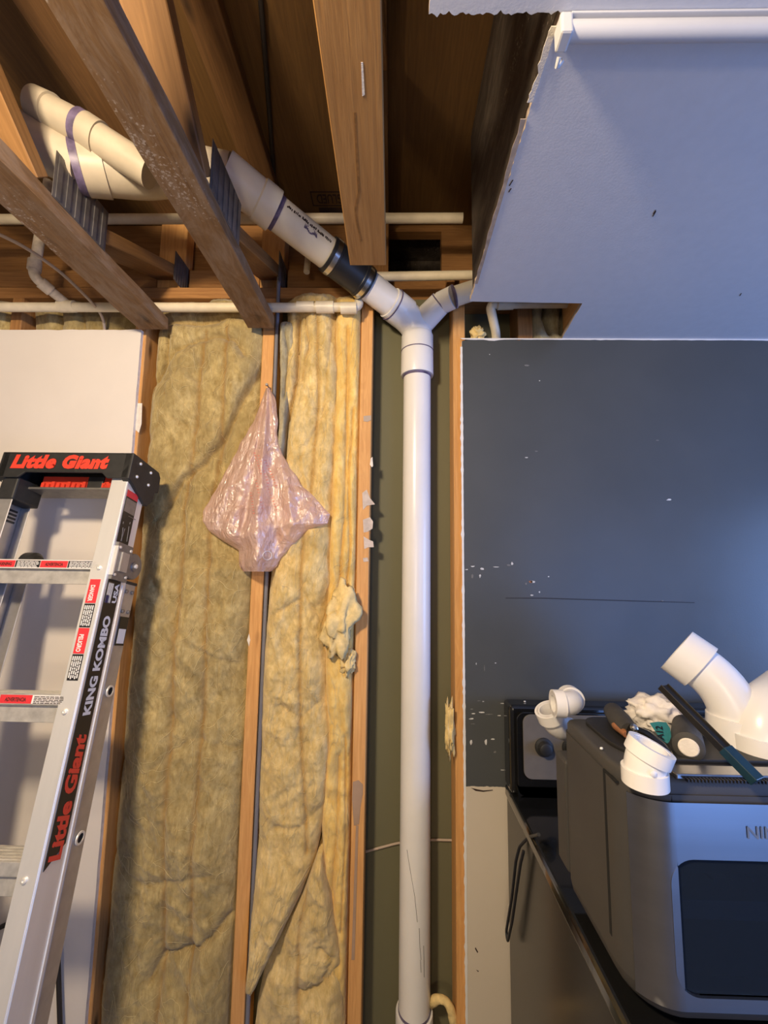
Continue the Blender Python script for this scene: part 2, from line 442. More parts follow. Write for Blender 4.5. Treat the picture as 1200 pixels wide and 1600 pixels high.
def rounded(pts, r, n=7):
    pts = [Vector(p) for p in pts]; out = [pts[0]]
    for i in range(1, len(pts)-1): out += arc(pts[i-1], pts[i], pts[i+1], r, n)
    return out+[pts[-1]]
def text_mb(txt, P0, ux, uy, height, width=None, shear=0.0, bold=0.0, extrude=0.0006, centre=False, space=1.0):
    """lettering as flat raised mesh; P0 = lower-left corner, ux/uy unit vectors"""
    cu = bpy.data.curves.new('lettering', 'FONT'); cu.body = txt; cu.size = 1.0; cu.shear = shear; cu.offset = bold
    cu.space_character = space; cu.extrude = 0.0; cu.resolution_u = 3; cu.fill_mode = 'FRONT'
    ob = bpy.data.objects.new('lettering_tmp', cu); COL.objects.link(ob)
    bpy.context.view_layer.update()
    me = bpy.data.meshes.new_from_object(ob.evaluated_get(bpy.context.evaluated_depsgraph_get()))
    vs = [v.co.copy() for v in me.vertices]; fs = [tuple(p.vertices) for p in me.polygons]
    bpy.data.objects.remove(ob); bpy.data.curves.remove(cu); bpy.data.meshes.remove(me)
    x0 = min(v.x for v in vs); x1 = max(v.x for v in vs); y0 = min(v.y for v in vs); y1 = max(v.y for v in vs)
    sy = height/(y1-y0); sx = (width/(x1-x0)) if width else sy
    ux, uy = Vector(ux), Vector(uy); nn = ux.cross(uy)
    mb = MB(); w = (x1-x0)*sx
    P0 = Vector(P0) - (ux*w/2+uy*height/2 if centre else Vector((0, 0, 0)))
    mb.add([P0+ux*((v.x-x0)*sx)+uy*((v.y-y0)*sy)+nn*extrude for v in vs], fs)
    return mb
def blob(name, mat, c, size, seed, amp=0.35, freq=2.2, parent=None, sub=4, rot=None, sharp=0.0):
    bm = bmesh.new(); bmesh.ops.create_icosphere(bm, subdivisions=sub, radius=1.0); mb = MB()
    idx = {}
    for i, v in enumerate(bm.verts):
        p = v.co.copy(); q = p*freq+Vector((seed*7.1, seed*3.3, seed))
        d = 1+amp*noise.fractal(q, 0.9, 2.0, 4)
        if sharp: d += sharp*(0.5-abs(noise.noise(q*1.7)))
        p = Vector((p.x*size[0], p.y*size[1], p.z*size[2]))*d
        if rot is not None: p = rot @ p
        mb.v.append(Vector(c)+p); idx[v] = i
    for f in bm.faces: mb.f.append(tuple(idx[v] for v in f.verts)); mb.mi.append(0)
    bm.free()
    return mb.build(name, mat, parent, smooth=180)

# ================================================================== THE SETTING
ZC = at(950, 529, Y=0).z                    # underside of the gypsum ceiling
ZB = ZC + 0.0127                            # underside of the floor trusses
ZD = ZB + 0.485                              # underside of the subfloor
SY0, SY1 = 0.0127, 0.1017                   # stud faces, front and back
XL = at(214, 600, Y=0).x                    # right edge of the white board
XR = at(723, 800, Y=0).x                    # left edge of the dark board
RX0, RX1, RY0 = -2.2, 2.75, -3.1            # the room
tag(MB().boxmm((RX0, RY0, -0.05), (RX1, 0.2, 0)).build('floor', 'floor'), kind='structure')
tag(MB().boxmm((RX0, 0.104, 0), (RX1, 0.116, 2.60)).build('wall_sheathing', 'sheath'), kind='structure')
tag(MB().boxmm((RX0-0.1, RY0, 0), (RX0, 0.2, ZD+0.02)).build('wall_side_left', 'room_wall'), kind='structure')
mb = MB(); WY0, WY1, WZ0, WZ1 = -1.68, -0.62, 0.87, 2.03
mb.boxmm((RX1, RY0, 0), (RX1+0.1, WY0, ZD+0.02)); mb.boxmm((RX1, WY1, 0), (RX1+0.1, 0.2, ZD+0.02)); mb.boxmm((RX1, WY0, 0), (RX1+0.1, WY1, WZ0)); mb.boxmm((RX1, WY0, WZ1), (RX1+0.1, WY1, ZD+0.02))
tag(mb.build('wall_side_right', 'room_wall'), kind='structure')
wn = empty('window_1', (RX1, (WY0+WY1)/2, WZ0), kind='structure'); mb = MB()
for a, b in (((WY0, WZ0), (WY0+0.04, WZ1)), ((WY1-0.04, WZ0), (WY1, WZ1)), ((WY0, WZ0), (WY1, WZ0+0.04)), ((WY0, WZ1-0.04), (WY1, WZ1))):
    mb.boxmm((RX1+0.02, a[0], a[1]), (RX1+0.07, b[0], b[1]))
mb.build('window_frame', 'rail_white', wn)
# rear wall with the glazed door opening
DX0, DX1, DZ1 = 1.3, 2.7, 2.05
mb = MB(); mb.boxmm((RX0, RY0-0.1, 0), (DX0, RY0, ZD)); mb.boxmm((DX0, RY0-0.1, DZ1), (RX1, RY0, ZD)); mb.boxmm((DX1, RY0-0.1, 0), (RX1, RY0, DZ1))
tag(mb.build('wall_rear', 'room_wall'), kind='structure')
d = empty('door_1', (2.0, RY0, 0), kind='structure')
mb = MB()
for a, b in (((DX0, 0), (DX0+0.05, DZ1)), ((DX1-0.05, 0), (DX1, DZ1)), ((DX0, 0), (DX1, 0.06)), ((DX0, DZ1-0.05), (DX1, DZ1)), ((1.98, 0), (2.03, DZ1))):
    mb.boxmm((a[0], RY0-0.08, a[1]), (b[0], RY0-0.03, b[1]))
mb.build('door_frame', 'rail_white', d)

def jag(p0, p1, n, amp, seed, perp):
    p0, p1, perp = Vector(p0), Vector(p1), Vector(perp); out = []
    for i in range(n):
        t = i/n
        out.append(p0.lerp(p1, t)+perp*(amp*noise.noise(Vector((seed, t*n*0.45, 0)))+amp*0.5*noise.noise(Vector((seed+9, t*n*0.8, 2)))))
    return out
# gypsum ceiling, cut open along the left and in a slot over the dark wall
hx = at(910, 474, Z=ZC); hx2 = at(881, 525, Z=ZC); hf = at(735, 471, Z=ZC); hb = at(870, 20, Z=ZC); hc = at(671, 8, Z=ZC)
cx = (at(735, 470, Z=ZC).x + at(822, 180, Z=ZC).x + at(862, 60, Z=ZC).x)/3
poly = [(hc.x, RY0, ZC), (RX1, RY0, ZC), (RX1, 0, ZC), (hx2.x, 0, ZC)]
poly += jag((hx2.x, -0.002, ZC), (hx.x, hx.y, ZC), 6, 0.002, 1, (1, 0, 0))
poly += jag((hx.x, hx.y, ZC), (cx, hf.y, ZC), 14, 0.0015, 2, (0, 1, 0))
poly += jag((cx, hf.y, ZC), (cx+0.002, hb.y, ZC), 80, 0.003, 3, (1, 0, 0))
poly += jag((cx+0.002, hb.y, ZC), (hc.x, hb.y, ZC), 46, 0.0045, 4, (0, 1, 0))
poly += [(hc.x, hb.y, ZC)]
ceil = tag(MB().prism(poly, (0, 0, 0.0127), 0, 1).build('ceiling', ['ceil_paint', 'paper_edge']), kind='structure')
# torn paper along the cut
for i, (a, b) in enumerate((((818, 185), (741, 452)), ((866, 40), (826, 165)))):
    p, q = at(*a, Z=ZC), at(*b, Z=ZC)
    L = [v - Vector((0.004+0.003*noise.noise(v*40), 0, 0)) for v in jag(p, q, 18, 0.003, 20+i, (1, 0, 0))]
    R = [v + Vector((0.004, 0, 0)) for v in jag(p, q, 18, 0.001, 30+i, (1, 0, 0))]
    pl = [Vector((v.x, v.y, ZC-0.0015)) for v in L+R[::-1]]
    MB().prism(pl, (0, 0, 0.0012)).build('torn_paper', 'gypsum' if i else 'paper_edge', ceil)
# subfloor sheets
for i, (a, b) in enumerate(((RX0, -0.02), (-0.02, RX1))):
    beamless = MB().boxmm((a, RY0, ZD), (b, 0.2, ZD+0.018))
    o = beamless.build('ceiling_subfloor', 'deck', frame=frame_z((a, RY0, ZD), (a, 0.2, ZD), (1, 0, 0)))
    tag(o, kind='structure')
    if i == 0: deck = o
# white gypsum board on the left
zl = at(110, 515, Y=0).z
pl = [(RX0, 0, 0), (XL, 0, 0)] + jag((XL, 0, 0.02), (XL, 0, zl-0.01), 70, 0.0014, 5, (1, 0, 0)) + jag((XL, 0, zl), (RX0, 0, zl-0.004), 60, 0.003, 6, (0, 0, 1)) + [(RX0, 0, zl)]
tag(MB().prism(pl, (0, 0.0127, 0), 0, 1).build('wall_left', ['white_wall', 'gypsum']), kind='structure')
# dark painted board on the right
pl = [(XR, 0, 0), (RX1, 0, 0), (RX1, 0, ZC), (hx2.x, 0, ZC)]
pl += jag((hx2.x, 0, ZC-0.004), (XR+0.02, 0, ZC-0.003), 22, 0.006, 7, (0, 0, 1))
pl += jag((XR+0.002, 0, ZC-0.01), (XR, 0, 0.02), 120, 0.0035, 8, (1, 0, 0))
mb = MB().prism(pl, (0, 0.0127, 0), 0, 1)
wr = mb.build('wall_right', ['dark_wall', 'gypsum'], frame=Matrix.Identity(4)); tag(wr, kind='structure')
# white paper edge left where the paint ends
def strip_poly(pts, w, seed):
    L = []; R = []
    for i, p in enumerate(pts):
        p = Vector(p); k = 0.6+0.8*abs(noise.noise(Vector((seed, i*0.7, 0))))
        L.append(p-Vector((w*k, 0, 0))); R.append(p+Vector((w*0.4*k, 0, 0)))
    return L+R[::-1]
pts = [Vector((XR+0.001, -0.0012, z/100)) for z in range(2, int(ZC*100)-1, 1)]
MB().prism(strip_poly(pts, 0.0065, 3), (0, 0.001, 0)).build('torn_edge', 'label_white', wr)
tp = [Vector((XR+0.004+(RX1-XR-0.01)*i/150, -0.0012, ZC-0.0045-0.004*abs(noise.noise(Vector((i*0.9, 4, 0))))*(2.2 if i < 12 else 1))) for i in range(151)]
MB().prism(tp+[Vector((RX1, -0.0012, ZC-0.0005)), Vector((XR-0.004, -0.0012, ZC-0.0005))], (0, 0.001, 0)).build('torn_edge', 'label_white', wr)
# scuffs, chips and a hairline on the dark paint
def chip(pts, mat='label_white', name='paint_chip'):
    MB().prism([Vector((p.x, -0.0008, p.z)) for p in pts], (0, 0.0007, 0)).build(name, mat, wr)
def chips(px, py, sx, sy, seed, mat='label_white'):
    rnd = random.Random(seed); n = 7
    chip([at(px+math.cos(6.283*i/n)*sx*(0.5+0.6*rnd.random()), py-math.sin(6.283*i/n)*sy*(0.5+0.6*rnd.random()), Y=0) for i in range(n)], mat)
for k, (x, y, sx, sy) in enumerate(((823, 571, 6, 3), (765, 554, 1.5, 1.5), (843, 595, 1.5, 1.5), (1027, 688, 5, 2), (823, 715, 4, 2), (1045, 781, 6, 3), (838, 705, 4, 2),
        (832, 909, 8, 4), (843, 925, 2, 3), (822, 912, 2, 4), (831, 930, 4, 2), (857, 901, 2, 2), (1035, 939, 3, 3), (729, 890, 4, 2), (739, 885, 6, 2), (738, 900, 2, 9), (753, 889, 6, 4), (775, 886, 8, 1.5), (795, 883, 6, 3), (800, 881, 3, 5), (750, 900, 2, 5),
        (757, 1045, 1, 11), (744, 1037, 1, 4), (774, 1036, 2, 2), (748, 1095, 5, 1), (755, 1096, 3, 1), (785, 1099, 5, 1), (737, 1108, 4, 1.5), (740, 1115, 6, 2), (752, 1113, 8, 2.5), (765, 1116, 9, 1.5), (780, 1118, 6, 1.5), (737, 1123, 7, 2), (739, 1131, 5, 1), (759, 1160, 3, 10), (770, 1155, 5, 2), (773, 1175, 4, 3), (736, 1160, 3, 8), (785, 1203, 5, 1))):
    chips(x, y, sx*0.75, sy*0.6, k, 'scuff_white' if k % 3 else 'scuff_grey')
chips(829, 909, 4, 2, 77, 'brown_handle')
chip([at(790, 934, Y=0), at(850, 934, Y=0), at(1000, 938.5, Y=0), at(1085, 941, Y=0), at(1085, 942.2, Y=0), at(1000, 940, Y=0), at(850, 935.4, Y=0), at(790, 935, Y=0)], 'cable_dark', 'hairline_crack')
chip([at(736, 1231, Y=0), at(745, 1233, Y=0), at(755, 1235, Y=0), at(770, 1234, Y=0), at(770, 1235, Y=0), at(755, 1237, Y=0), at(743, 1235.5, Y=0)], 'ink', 'wall_mark')
chip([at(743, 1480, Y=0), at(747, 1487, Y=0), at(746, 1489, Y=0), at(742, 1482, Y=0)], 'ink', 'wall_mark')
chip([at(744, 1515, Y=0), at(748, 1517, Y=0), at(747, 1518.5, Y=0)], 'ink', 'wall_mark')
for k, (x, y, l) in enumerate(((1020, 338, 8), (1021, 334, 6), (796, 290, 9), (1156, 462, 4), (795, 300, 6))):
    p = at(x, y, Z=ZC); q = at(x+l*0.6, y-l, Z=ZC); dq = Vector((0.0008, 0, 0))
    MB().prism([p-dq-Vector((0, 0, 0.0008)), p+dq-Vector((0, 0, 0.0008)), q+dq-Vector((0, 0, 0.0008)), q-dq-Vector((0, 0, 0.0008))], (0, 0, 0.0008)).build('pencil_mark', 'ink', ceil)

# ------------------------------------------------------------------ studs and plates
PLZ = at(680, 466, Y=SY0).z                 # underside of the top plate
def stud(xa, xb, label, mat='stud', top=None, y0=SY0):
    xc = (xa+xb)/2; w = xb-xa
    o = beam('wall_stud', (xc, (y0+SY1)/2, 0.04), (xc, (y0+SY1)/2, top or PLZ), w, SY1-y0, mat, hint=(1, 0, 0))
    return tag(o, label, 'stud', 'studs of the opened wall')
sx = lambda px, y: at(px, y, Y=SY0).x
s1 = stud(sx(213, 560)-0.012, sx(213, 560)+0.026, 'pine stud at the right edge of the white board')
s2x = (sx(416, 540)+sx(382, 1050)+sx(357, 1575))/3
s2 = stud(s2x, s2x+0.0381, 'pine stud that the pink plastic bag hangs on')
s3x = (sx(566, 540)+sx(554, 1050)+sx(540, 1575))/3
s3 = stud(s3x, s3x+0.0381, 'pine stud left of the tall white drain pipe, paper scraps stuck on it')
s4x = (sx(709, 700)+sx(711, 1050))/2
s4 = stud(s4x, s4x+0.0381, 'pine stud between the drain pipe and the dark painted board')
xs0 = at(33, 500, Y=0.03).x
s0 = stud(xs0-0.02, xs0+0.0181, 'stud end showing above the white board at far left', 'stud_old')
xs5 = at(812, 505, Y=0.03).x
s5 = stud(xs5-0.012, xs5+0.036, 'stud seen through the slot cut in the ceiling over the dark wall', 'stud_old')
for xa, xb, lab in ((RX0, s3x+0.036, 'horizontal top plate over the studs left of the drain pipe'), (s4x+0.002, RX1, 'horizontal top plate above the dark painted board')):
    o = beam('top_plate', (xa, (SY0+SY1)/2, PLZ+0.019), (xb, (SY0+SY1)/2, PLZ+0.019), 0.089, 0.0381, 'stud_old', hint=(0, 1, 0))
    tag(o, lab, 'lumber')
o = beam('bottom_plate', (RX0, (SY0+SY1)/2, 0.019), (RX1, (SY0+SY1)/2, 0.019), 0.089, 0.0381, 'stud_old', hint=(0, 1, 0))
tag(o, 'horizontal sole plate on the floor under the wall studs', 'lumber')
# scraps of paper and glue on the studs (parts of the studs)
def scrap(par, pts, mat, Y, name, th=0.0012):
    return MB().prism([at(x, y, Y=Y) for x, y in pts], (0, th, 0)).build(name, mat, par)
Yf = SY0-0.0015
for pts in (((568, 650), (580, 649), (580, 656), (574, 659), (568, 658)), ((566, 770), (573, 765), (578, 778), (586, 788), (573, 790), (567, 797)), ((567, 812), (578, 808), (583, 815), (582, 826), (574, 831), (568, 832)),
            ((568, 838), (576, 843), (583, 846), (584, 855), (575, 855), (569, 858)), ((567, 872), (574, 871), (576, 877), (568, 878))):
    scrap(s3, pts, 'cable_tan' if pts[0][1] == 650 else 'scrap', Yf, 'paper_scrap')
scrap(s3, ((579, 716), (582, 714), (583, 728), (581, 730), (578, 726)), 'gypsum', Yf, 'paper_scrap')
for pts in (((551, 1222), (560, 1219), (567, 1226), (567, 1240), (563, 1262), (561, 1288), (553, 1290), (550, 1250)), ((556, 1290), (560, 1290), (554, 1500), (549, 1500))):
    scrap(s3, pts, 'glue' if 'glue' in MATS else 'cable_tan', Yf, 'glue_smear', 0.001)
scrap(s1, ((210, 630), (222, 630), (221, 662), (217, 676), (212, 672), (208, 674)), 'gypsum', Yf, 'paper_scrap')
scrap(s2, ((386, 1000), (389, 990), (391, 1000), (389, 1010)), 'gypsum', Yf, 'paper_scrap')

# ------------------------------------------------------------------ floor trusses
def truss(x0, x1, y_end, label, mat, rough, plate, posts=True):
    xc = (x0+x1)/2; w = x1-x0
    t = empty('floor_truss', (xc, y_end, ZB), label, 'truss', 'floor trusses overhead')
    beam('bottom_chord', (xc, RY0+0.02, ZB+0.019), (xc, y_end, ZB+0.019), w, 0.0381, mat, t, rough=rough, bevel=0.0015)
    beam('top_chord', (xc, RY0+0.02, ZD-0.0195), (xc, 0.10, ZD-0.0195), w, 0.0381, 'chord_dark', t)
    zt, zb = ZD-0.04, ZB+0.040
    if posts: ys = [(-0.50, zb, -0.92, zt), (-1.36, zb, -0.98, zt), (-1.44, zb, -1.86, zt), (-2.3, zb, -1.92, zt), (-2.38, zb, -2.8, zt)]
    else: ys = [(-0.80, zb, -0.42, zt), (-0.88, zb, -1.3, zt), (-1.8, zb, -1.36, zt), (-1.88, zb, -2.3, zt)]
    for a, za, b, zb_ in ys:
        beam('web', (xc, a, za+0.012), (xc, b, zb_-0.012), w*0.98, 0.036, 'truss_web', t)
    if posts:
        beam('web', (xc, -0.36, zb+0.018), (xc, 0.045, zb+0.20), w*0.98, 0.036, 'truss_web', t)
        beam('end_post', (xc, 0.075, PLZ+0.040), (xc, 0.075, zt), w, 0.05, 'stud', t)
    else:
        beam('end_post', (xc, 0.075, PLZ+0.040), (xc, 0.075, zt), w, 0.05, 'stud_old', t)
    if plate:
        for yc, zc, ly, lz in plate:
            g = MB().boxmm((x1+0.0002, yc-ly/2, zc-lz/2), (x1+0.0016, yc+ly/2, zc+lz/2))
            n = 6
            for i in range(n):
                yy = yc-ly/2+ly*(i+0.5)/n
                g.boxmm((x1+0.0016, yy-ly*0.22/n, zc-lz/2+0.003), (x1+0.0032, yy+ly*0.22/n, zc+lz/2-0.003))
            g.build('nail_plate', 'galv', t)
    return t
t1a = (at(40, 358, Z=ZB).x+at(200, 497, Z=ZB).x)/2; t1b = (at(60, 312, Z=ZB).x+at(230, 480, Z=ZB).x)/2
t2a = (at(100, 45, Z=ZB).x+at(350, 455, Z=ZB).x)/2; t2b = (at(200, 62, Z=ZB).x+at(400, 462, Z=ZB).x)/2
t3a = (at(488, 2, Z=ZB).x+at(546, 405, Z=ZB).x)/2; t3b = (at(599, 2, Z=ZB).x+at(601, 405, Z=ZB).x)/2
y3 = at(575, 415, Z=ZB).y; y2 = at(400, 513, Z=ZB).y; y1 = at(240, 515, Z=ZB).y
print('ZC %.3f ZD %.3f PLZ %.3f XL %.3f XR %.3f cx %.3f' % (ZC, ZD, PLZ, XL, XR, cx))
print('truss', t1a, t1b, t2a, t2b, t3a, t3b, y1, y2, y3)
print('studs', s2x, s3x, s4x, 'hole', hx, hx2, hf, hb, hc)
T1 = truss(t1a, t1b, min(0.008, y1), 'dusty truss at left whose bottom chord ends above the white board', 'truss', 0.004, [(-0.40, ZB+0.085, 0.16, 0.105), (0.03, ZB+0.23, 0.09, 0.10)])
T2 = truss(t2a, t2b, min(0.008, y2), 'grimy truss in the middle with split bottom chord, ending over the bag stud', 'truss', 0.003, [(-0.42, ZB+0.085, 0.16, 0.11), (0.03, ZB+0.23, 0.09, 0.10)])
T3 = truss(t3a, t3b, y3, 'cleaner truss whose cut bottom chord stops short of the wall near the rubber coupling', 'truss_clean', 0.0, None, posts=False)
MB().prism([at(564, 97, Z=ZB)-Vector((0, 0, 0.0006)), at(567, 97, Z=ZB)-Vector((0, 0, 0.0006)), at(570, 148, Z=ZB)-Vector((0, 0, 0.0006)), at(566, 150, Z=ZB)-Vector((0, 0, 0.0006))], (0, 0, 0.0005)).build('chalk_mark', 'gypsum', T3)
# grain splits in the bottom chord of the cleaner truss
for pts in (((553, 175), (556, 175), (560, 250), (563, 300), (557, 330), (562, 360), (566, 375), (563, 378), (556, 345), (554, 325), (559, 300), (556, 250)),):
    MB().prism([at(x, y, Z=ZB)-Vector((0, 0, 0.0004)) for x, y in pts], (0, 0, 0.0004)).build('sap_streak', 'sap', T3)
# dark solid joist along the edge of the gypsum ceiling
bx = at(727, 300, Y=-0.10).x
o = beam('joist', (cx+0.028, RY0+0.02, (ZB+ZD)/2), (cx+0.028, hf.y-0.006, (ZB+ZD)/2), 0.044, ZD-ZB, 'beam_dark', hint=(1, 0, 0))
tag(o, 'dark solid floor joist along the cut edge of the grey ceiling', 'joist')
o = beam('joist', (hx2.x+0.026, RY0+0.02, ZB+0.06), (hx2.x+0.026, 0.008, ZB+0.06), 0.0381, 0.119, 'stud', hint=(1, 0, 0))
tag(o, 'orange wood joist at the right end of the slot in the ceiling', 'joist')
# rim joist with a square hole, ledger below it
hole = [at(605, 362, Y=0.118), at(690, 430, Y=0.118)]
zr0 = PLZ+0.0385
mb = MB(); hx0, hx1_, hz1, hz0 = hole[0].x, hole[1].x, hole[0].z, hole[1].z
hz0 = max(hz0, zr0+0.03)
mb.boxmm((RX0, 0.118, zr0), (hx0, 0.156, ZD)); mb.boxmm((hx1_, 0.118, zr0), (RX1, 0.156, ZD)); mb.boxmm((hx0, 0.118, zr0), (hx1_, 0.156, hz0)); mb.boxmm((hx0, 0.118, hz1), (hx1_, 0.156, ZD))
o = mb.build('rim_joist', 'stud_old', frame=frame_z((RX0, 0.137, zr0), (RX1, 0.137, zr0), (0, 0, 1)))
tag(o, 'rim joist on the wall with a dark square hole cut beside the cleaner truss', 'joist')
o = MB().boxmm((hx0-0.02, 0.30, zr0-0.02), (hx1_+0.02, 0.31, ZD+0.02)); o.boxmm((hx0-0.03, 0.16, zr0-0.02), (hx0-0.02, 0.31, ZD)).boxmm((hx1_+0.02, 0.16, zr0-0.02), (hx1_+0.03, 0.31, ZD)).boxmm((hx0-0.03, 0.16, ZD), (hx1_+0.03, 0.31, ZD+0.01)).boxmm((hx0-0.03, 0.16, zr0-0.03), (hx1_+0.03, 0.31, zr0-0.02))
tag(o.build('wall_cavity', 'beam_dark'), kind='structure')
MB().lathe((0.5*(hx0+hx1_)+0.02, 0.20, hz0-0.02), (0, 0, 1), [(0, 0.03), (0.03, 0.028), (0.045, 0.015), (0.05, 0)]).build('old_stub', 'stud_old', o if False else None)
bpy.data.objects['old_stub'].name = 'pipe_stub'; tag(bpy.data.objects['pipe_stub'], 'dark round stub inside the square hole of the rim joist', 'stub')
yb = 0.105
for i, (pa, pb, h, xa, xb) in enumerate(((452, 0, 0.06, RX0, t1a-0.01), (452, 0, 0.06, t1b+0.008, t2a-0.008), (452, 0, 0.06, t2b+0.008, t3a-0.008), (452, 0, 0.06, hole[1].x+0.012, cx+0.0))):
    o = beam('blocking', (xa, 0.085, ZB+0.24), (xb, 0.085, ZB+0.24), 0.0381, 0.064, 'stud_old', hint=(0, 1, 0))
    tag(o, ('wood block against the rim left of the dusty truss', 'wood block against the rim between the dusty and the grimy truss', 'wood block against the rim between the grimy truss and the cleaner truss', 'wood block against the rim beside the square hole')[i], 'lumber', 'blocks along the rim joist')
# stamp on the subfloor
c0 = at(484, 299, Z=ZD); c1 = at(548, 299, Z=ZD); c2 = at(484, 322, Z=ZD)
zs = ZD-0.0006
mb = MB(); gx0, gx1, gy1, gy0 = c0.x, c0.x+0.150, c2.y, c0.y
th = 0.004
for a, b in (((gx0, gy0), (gx1, gy0+th)), ((gx0, gy1-th), (gx1, gy1)), ((gx0, gy0), (gx0+th, gy1)), ((gx1-th, gy0), (gx1, gy1))):
    mb.boxmm((a[0], a[1], zs), (b[0], b[1], ZD-0.0001))
mb.build('stamp_frame', 'ink', deck)
text_mb('X GLUED', (gx1-0.012, gy0+0.010, ZD), (-1, 0, 0), (0, 1, 0), abs(gy1-gy0)-0.02, gx1-gx0-0.03, bold=0.02, extrude=0.0007).build('stamp_lettering', 'ink', deck)
mb = MB(); q = at(498, 325, Z=ZD); mb.boxmm((q.x, gy1+0.006, zs), (gx1, gy1+0.03, ZD-0.0001)); mb.build('stamp_bar', 'ink', deck)

# ------------------------------------------------------------------ glass wool batts
def interp(pl, z):
    if z >= pl[0][1]: return pl[0][0]
    for (xa, za), (xb, zb) in zip(pl, pl[1:]):
        if z >= zb: return xa+(xb-xa)*(za-z)/(za-zb)
    return pl[-1][0]
def worldline(pl, Y):
    return [(p.x, p.z) for p in (at(x, y, Y=Y) for x, y in pl)]
def seg_dist(px, pz, pl):
    best = 9.0; side = 0.0
    for (xa, za), (xb, zb) in zip(pl, pl[1:]):
        dx, dz = xb-xa, zb-za; l2 = dx*dx+dz*dz
        t = max(0.0, min(1.0, ((px-xa)*dx+(pz-za)*dz)/l2)); ex, ez = px-xa-t*dx, pz-za-t*dz
        d = math.hypot(ex, ez)
        if d < best: best = d; side = 1.0 if (dx*(pz-za)-dz*(px-xa)) > 0 else -1.0
    return best, side
def batt(label, mat, left, right, ztop, zbot, yf, bulge, seed, creases=(), steps=(), nx=80, nz=330, yback=0.101, rough=1.0, cat='insulation', group='glass wool batts between the studs', wisps=0):
    Lw = worldline(left, yf); Rw = worldline(right, yf)
    cr = [(worldline(c[0], yf), c[1], c[2], c[3]) for c in creases]
    stp = [(worldline(c[0], yf), c[1], c[2]) for c in steps]
    mb = MB(); st = []
    for j in range(nz+1):
        z = ztop+(zbot-ztop)*j/nz; xa, xb = interp(Lw, z), interp(Rw, z)
        if xb-xa < 0.002: xb = xa+0.002
        ev = min(1.0, min(ztop-z, z-zbot)/0.03+0.15)
        for i in range(nx+1):
            u = i/nx; x = xa+(xb-xa)*u
            q = Vector((x, seed*3.7, z))
            e = 1-abs(2*u-1)**5
            y = yf+0.018-(0.018+bulge)*e*(0.3+0.7*ev)
            h = 0.026*noise.fractal(Vector((x*5, seed, z*2.6)), 1.0, 2.0, 3)
            h += 0.007*(0.5-abs(noise.noise(Vector((x*14+z*9, seed+4, z*9-x*4)))*1.6))
            h += 0.0026*noise.fractal(Vector((x*55+z*18, seed+8, z*42-x*25)), 0.8, 2.1, 4)
            y -= h*rough*(0.35+0.65*e)
            s = 0.0
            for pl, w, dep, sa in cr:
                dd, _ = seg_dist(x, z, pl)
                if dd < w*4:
                    y += dep*math.exp(-dd/w); s = max(s, sa*math.exp(-(dd/(w*0.75))**2))  # browns the rust stripes; on plain folds it paints the crease shade
            for pl, w, hh in stp:
                dd, sd = seg_dist(x, z, pl)
                if dd < 0.09: y -= hh*max(0, 1-dd/0.09)*(sd if dd > w else sd*dd/w)
            mb.v.append(Vector((x, min(y, yback-0.004), z))); st.append(s)
    for j in range(nz):
        for i in range(nx):
            a = j*(nx+1)+i; mb.f.append((a, a+nx+1, a+nx+2, a+1)); mb.mi.append(0)
    ring = [i for i in range(nx+1)]+[j*(nx+1)+nx for j in range(1, nz+1)]+[nz*(nx+1)+i for i in range(nx-1, -1, -1)]+[j*(nx+1) for j in range(nz-1, 0, -1)]
    n0 = len(mb.v)
    for k in ring: p = mb.v[k]; mb.v.append(Vector((p.x, yback, p.z))); st.append(0.0)
    m = len(ring)
    for k in range(m): mb.f.append((ring[k], ring[(k+1) % m], n0+(k+1) % m, n0+k)); mb.mi.append(0)
    mb.f.append(tuple(n0+k for k in range(m-1, -1, -1))); mb.mi.append(0)
    o = mb.build('insulation_batt', mat, None, smooth=180, attr=st, fix=False)
    if wisps:
        rnd = random.Random(seed*13); w = MB(); V = mb.v
        for k in range(wisps):
            i, j = rnd.uniform(2, nx-2), rnd.uniform(2, nz-2); an = rnd.uniform(0, 6.28); pts = []
            for q in range(rnd.randint(6, 14)):
                ii, jj = int(i), int(j)
                if not (0 <= ii < nx and 0 <= jj < nz): break
                fi, fj = i-ii, j-jj
                a, b = V[jj*(nx+1)+ii].lerp(V[jj*(nx+1)+ii+1], fi), V[(jj+1)*(nx+1)+ii].lerp(V[(jj+1)*(nx+1)+ii+1], fi)
                pts.append(a.lerp(b, fj)+Vector((0, -0.0008-0.003*abs(math.sin(q*0.5+k)), 0)))
                an += rnd.uniform(-0.45, 0.45); i += math.cos(an)*1.6; j += math.sin(an)*1.6
            if len(pts) > 3: w.tube(pts, [0.00022+0.00022*rnd.random()]*len(pts), 3, False)
        f_ = w.build('fibre_wisps', 'wisp', o, smooth=180, fix=False); f_['kind'] = 'stuff'
    return tag(o, label, cat, group)
zp = PLZ-0.002
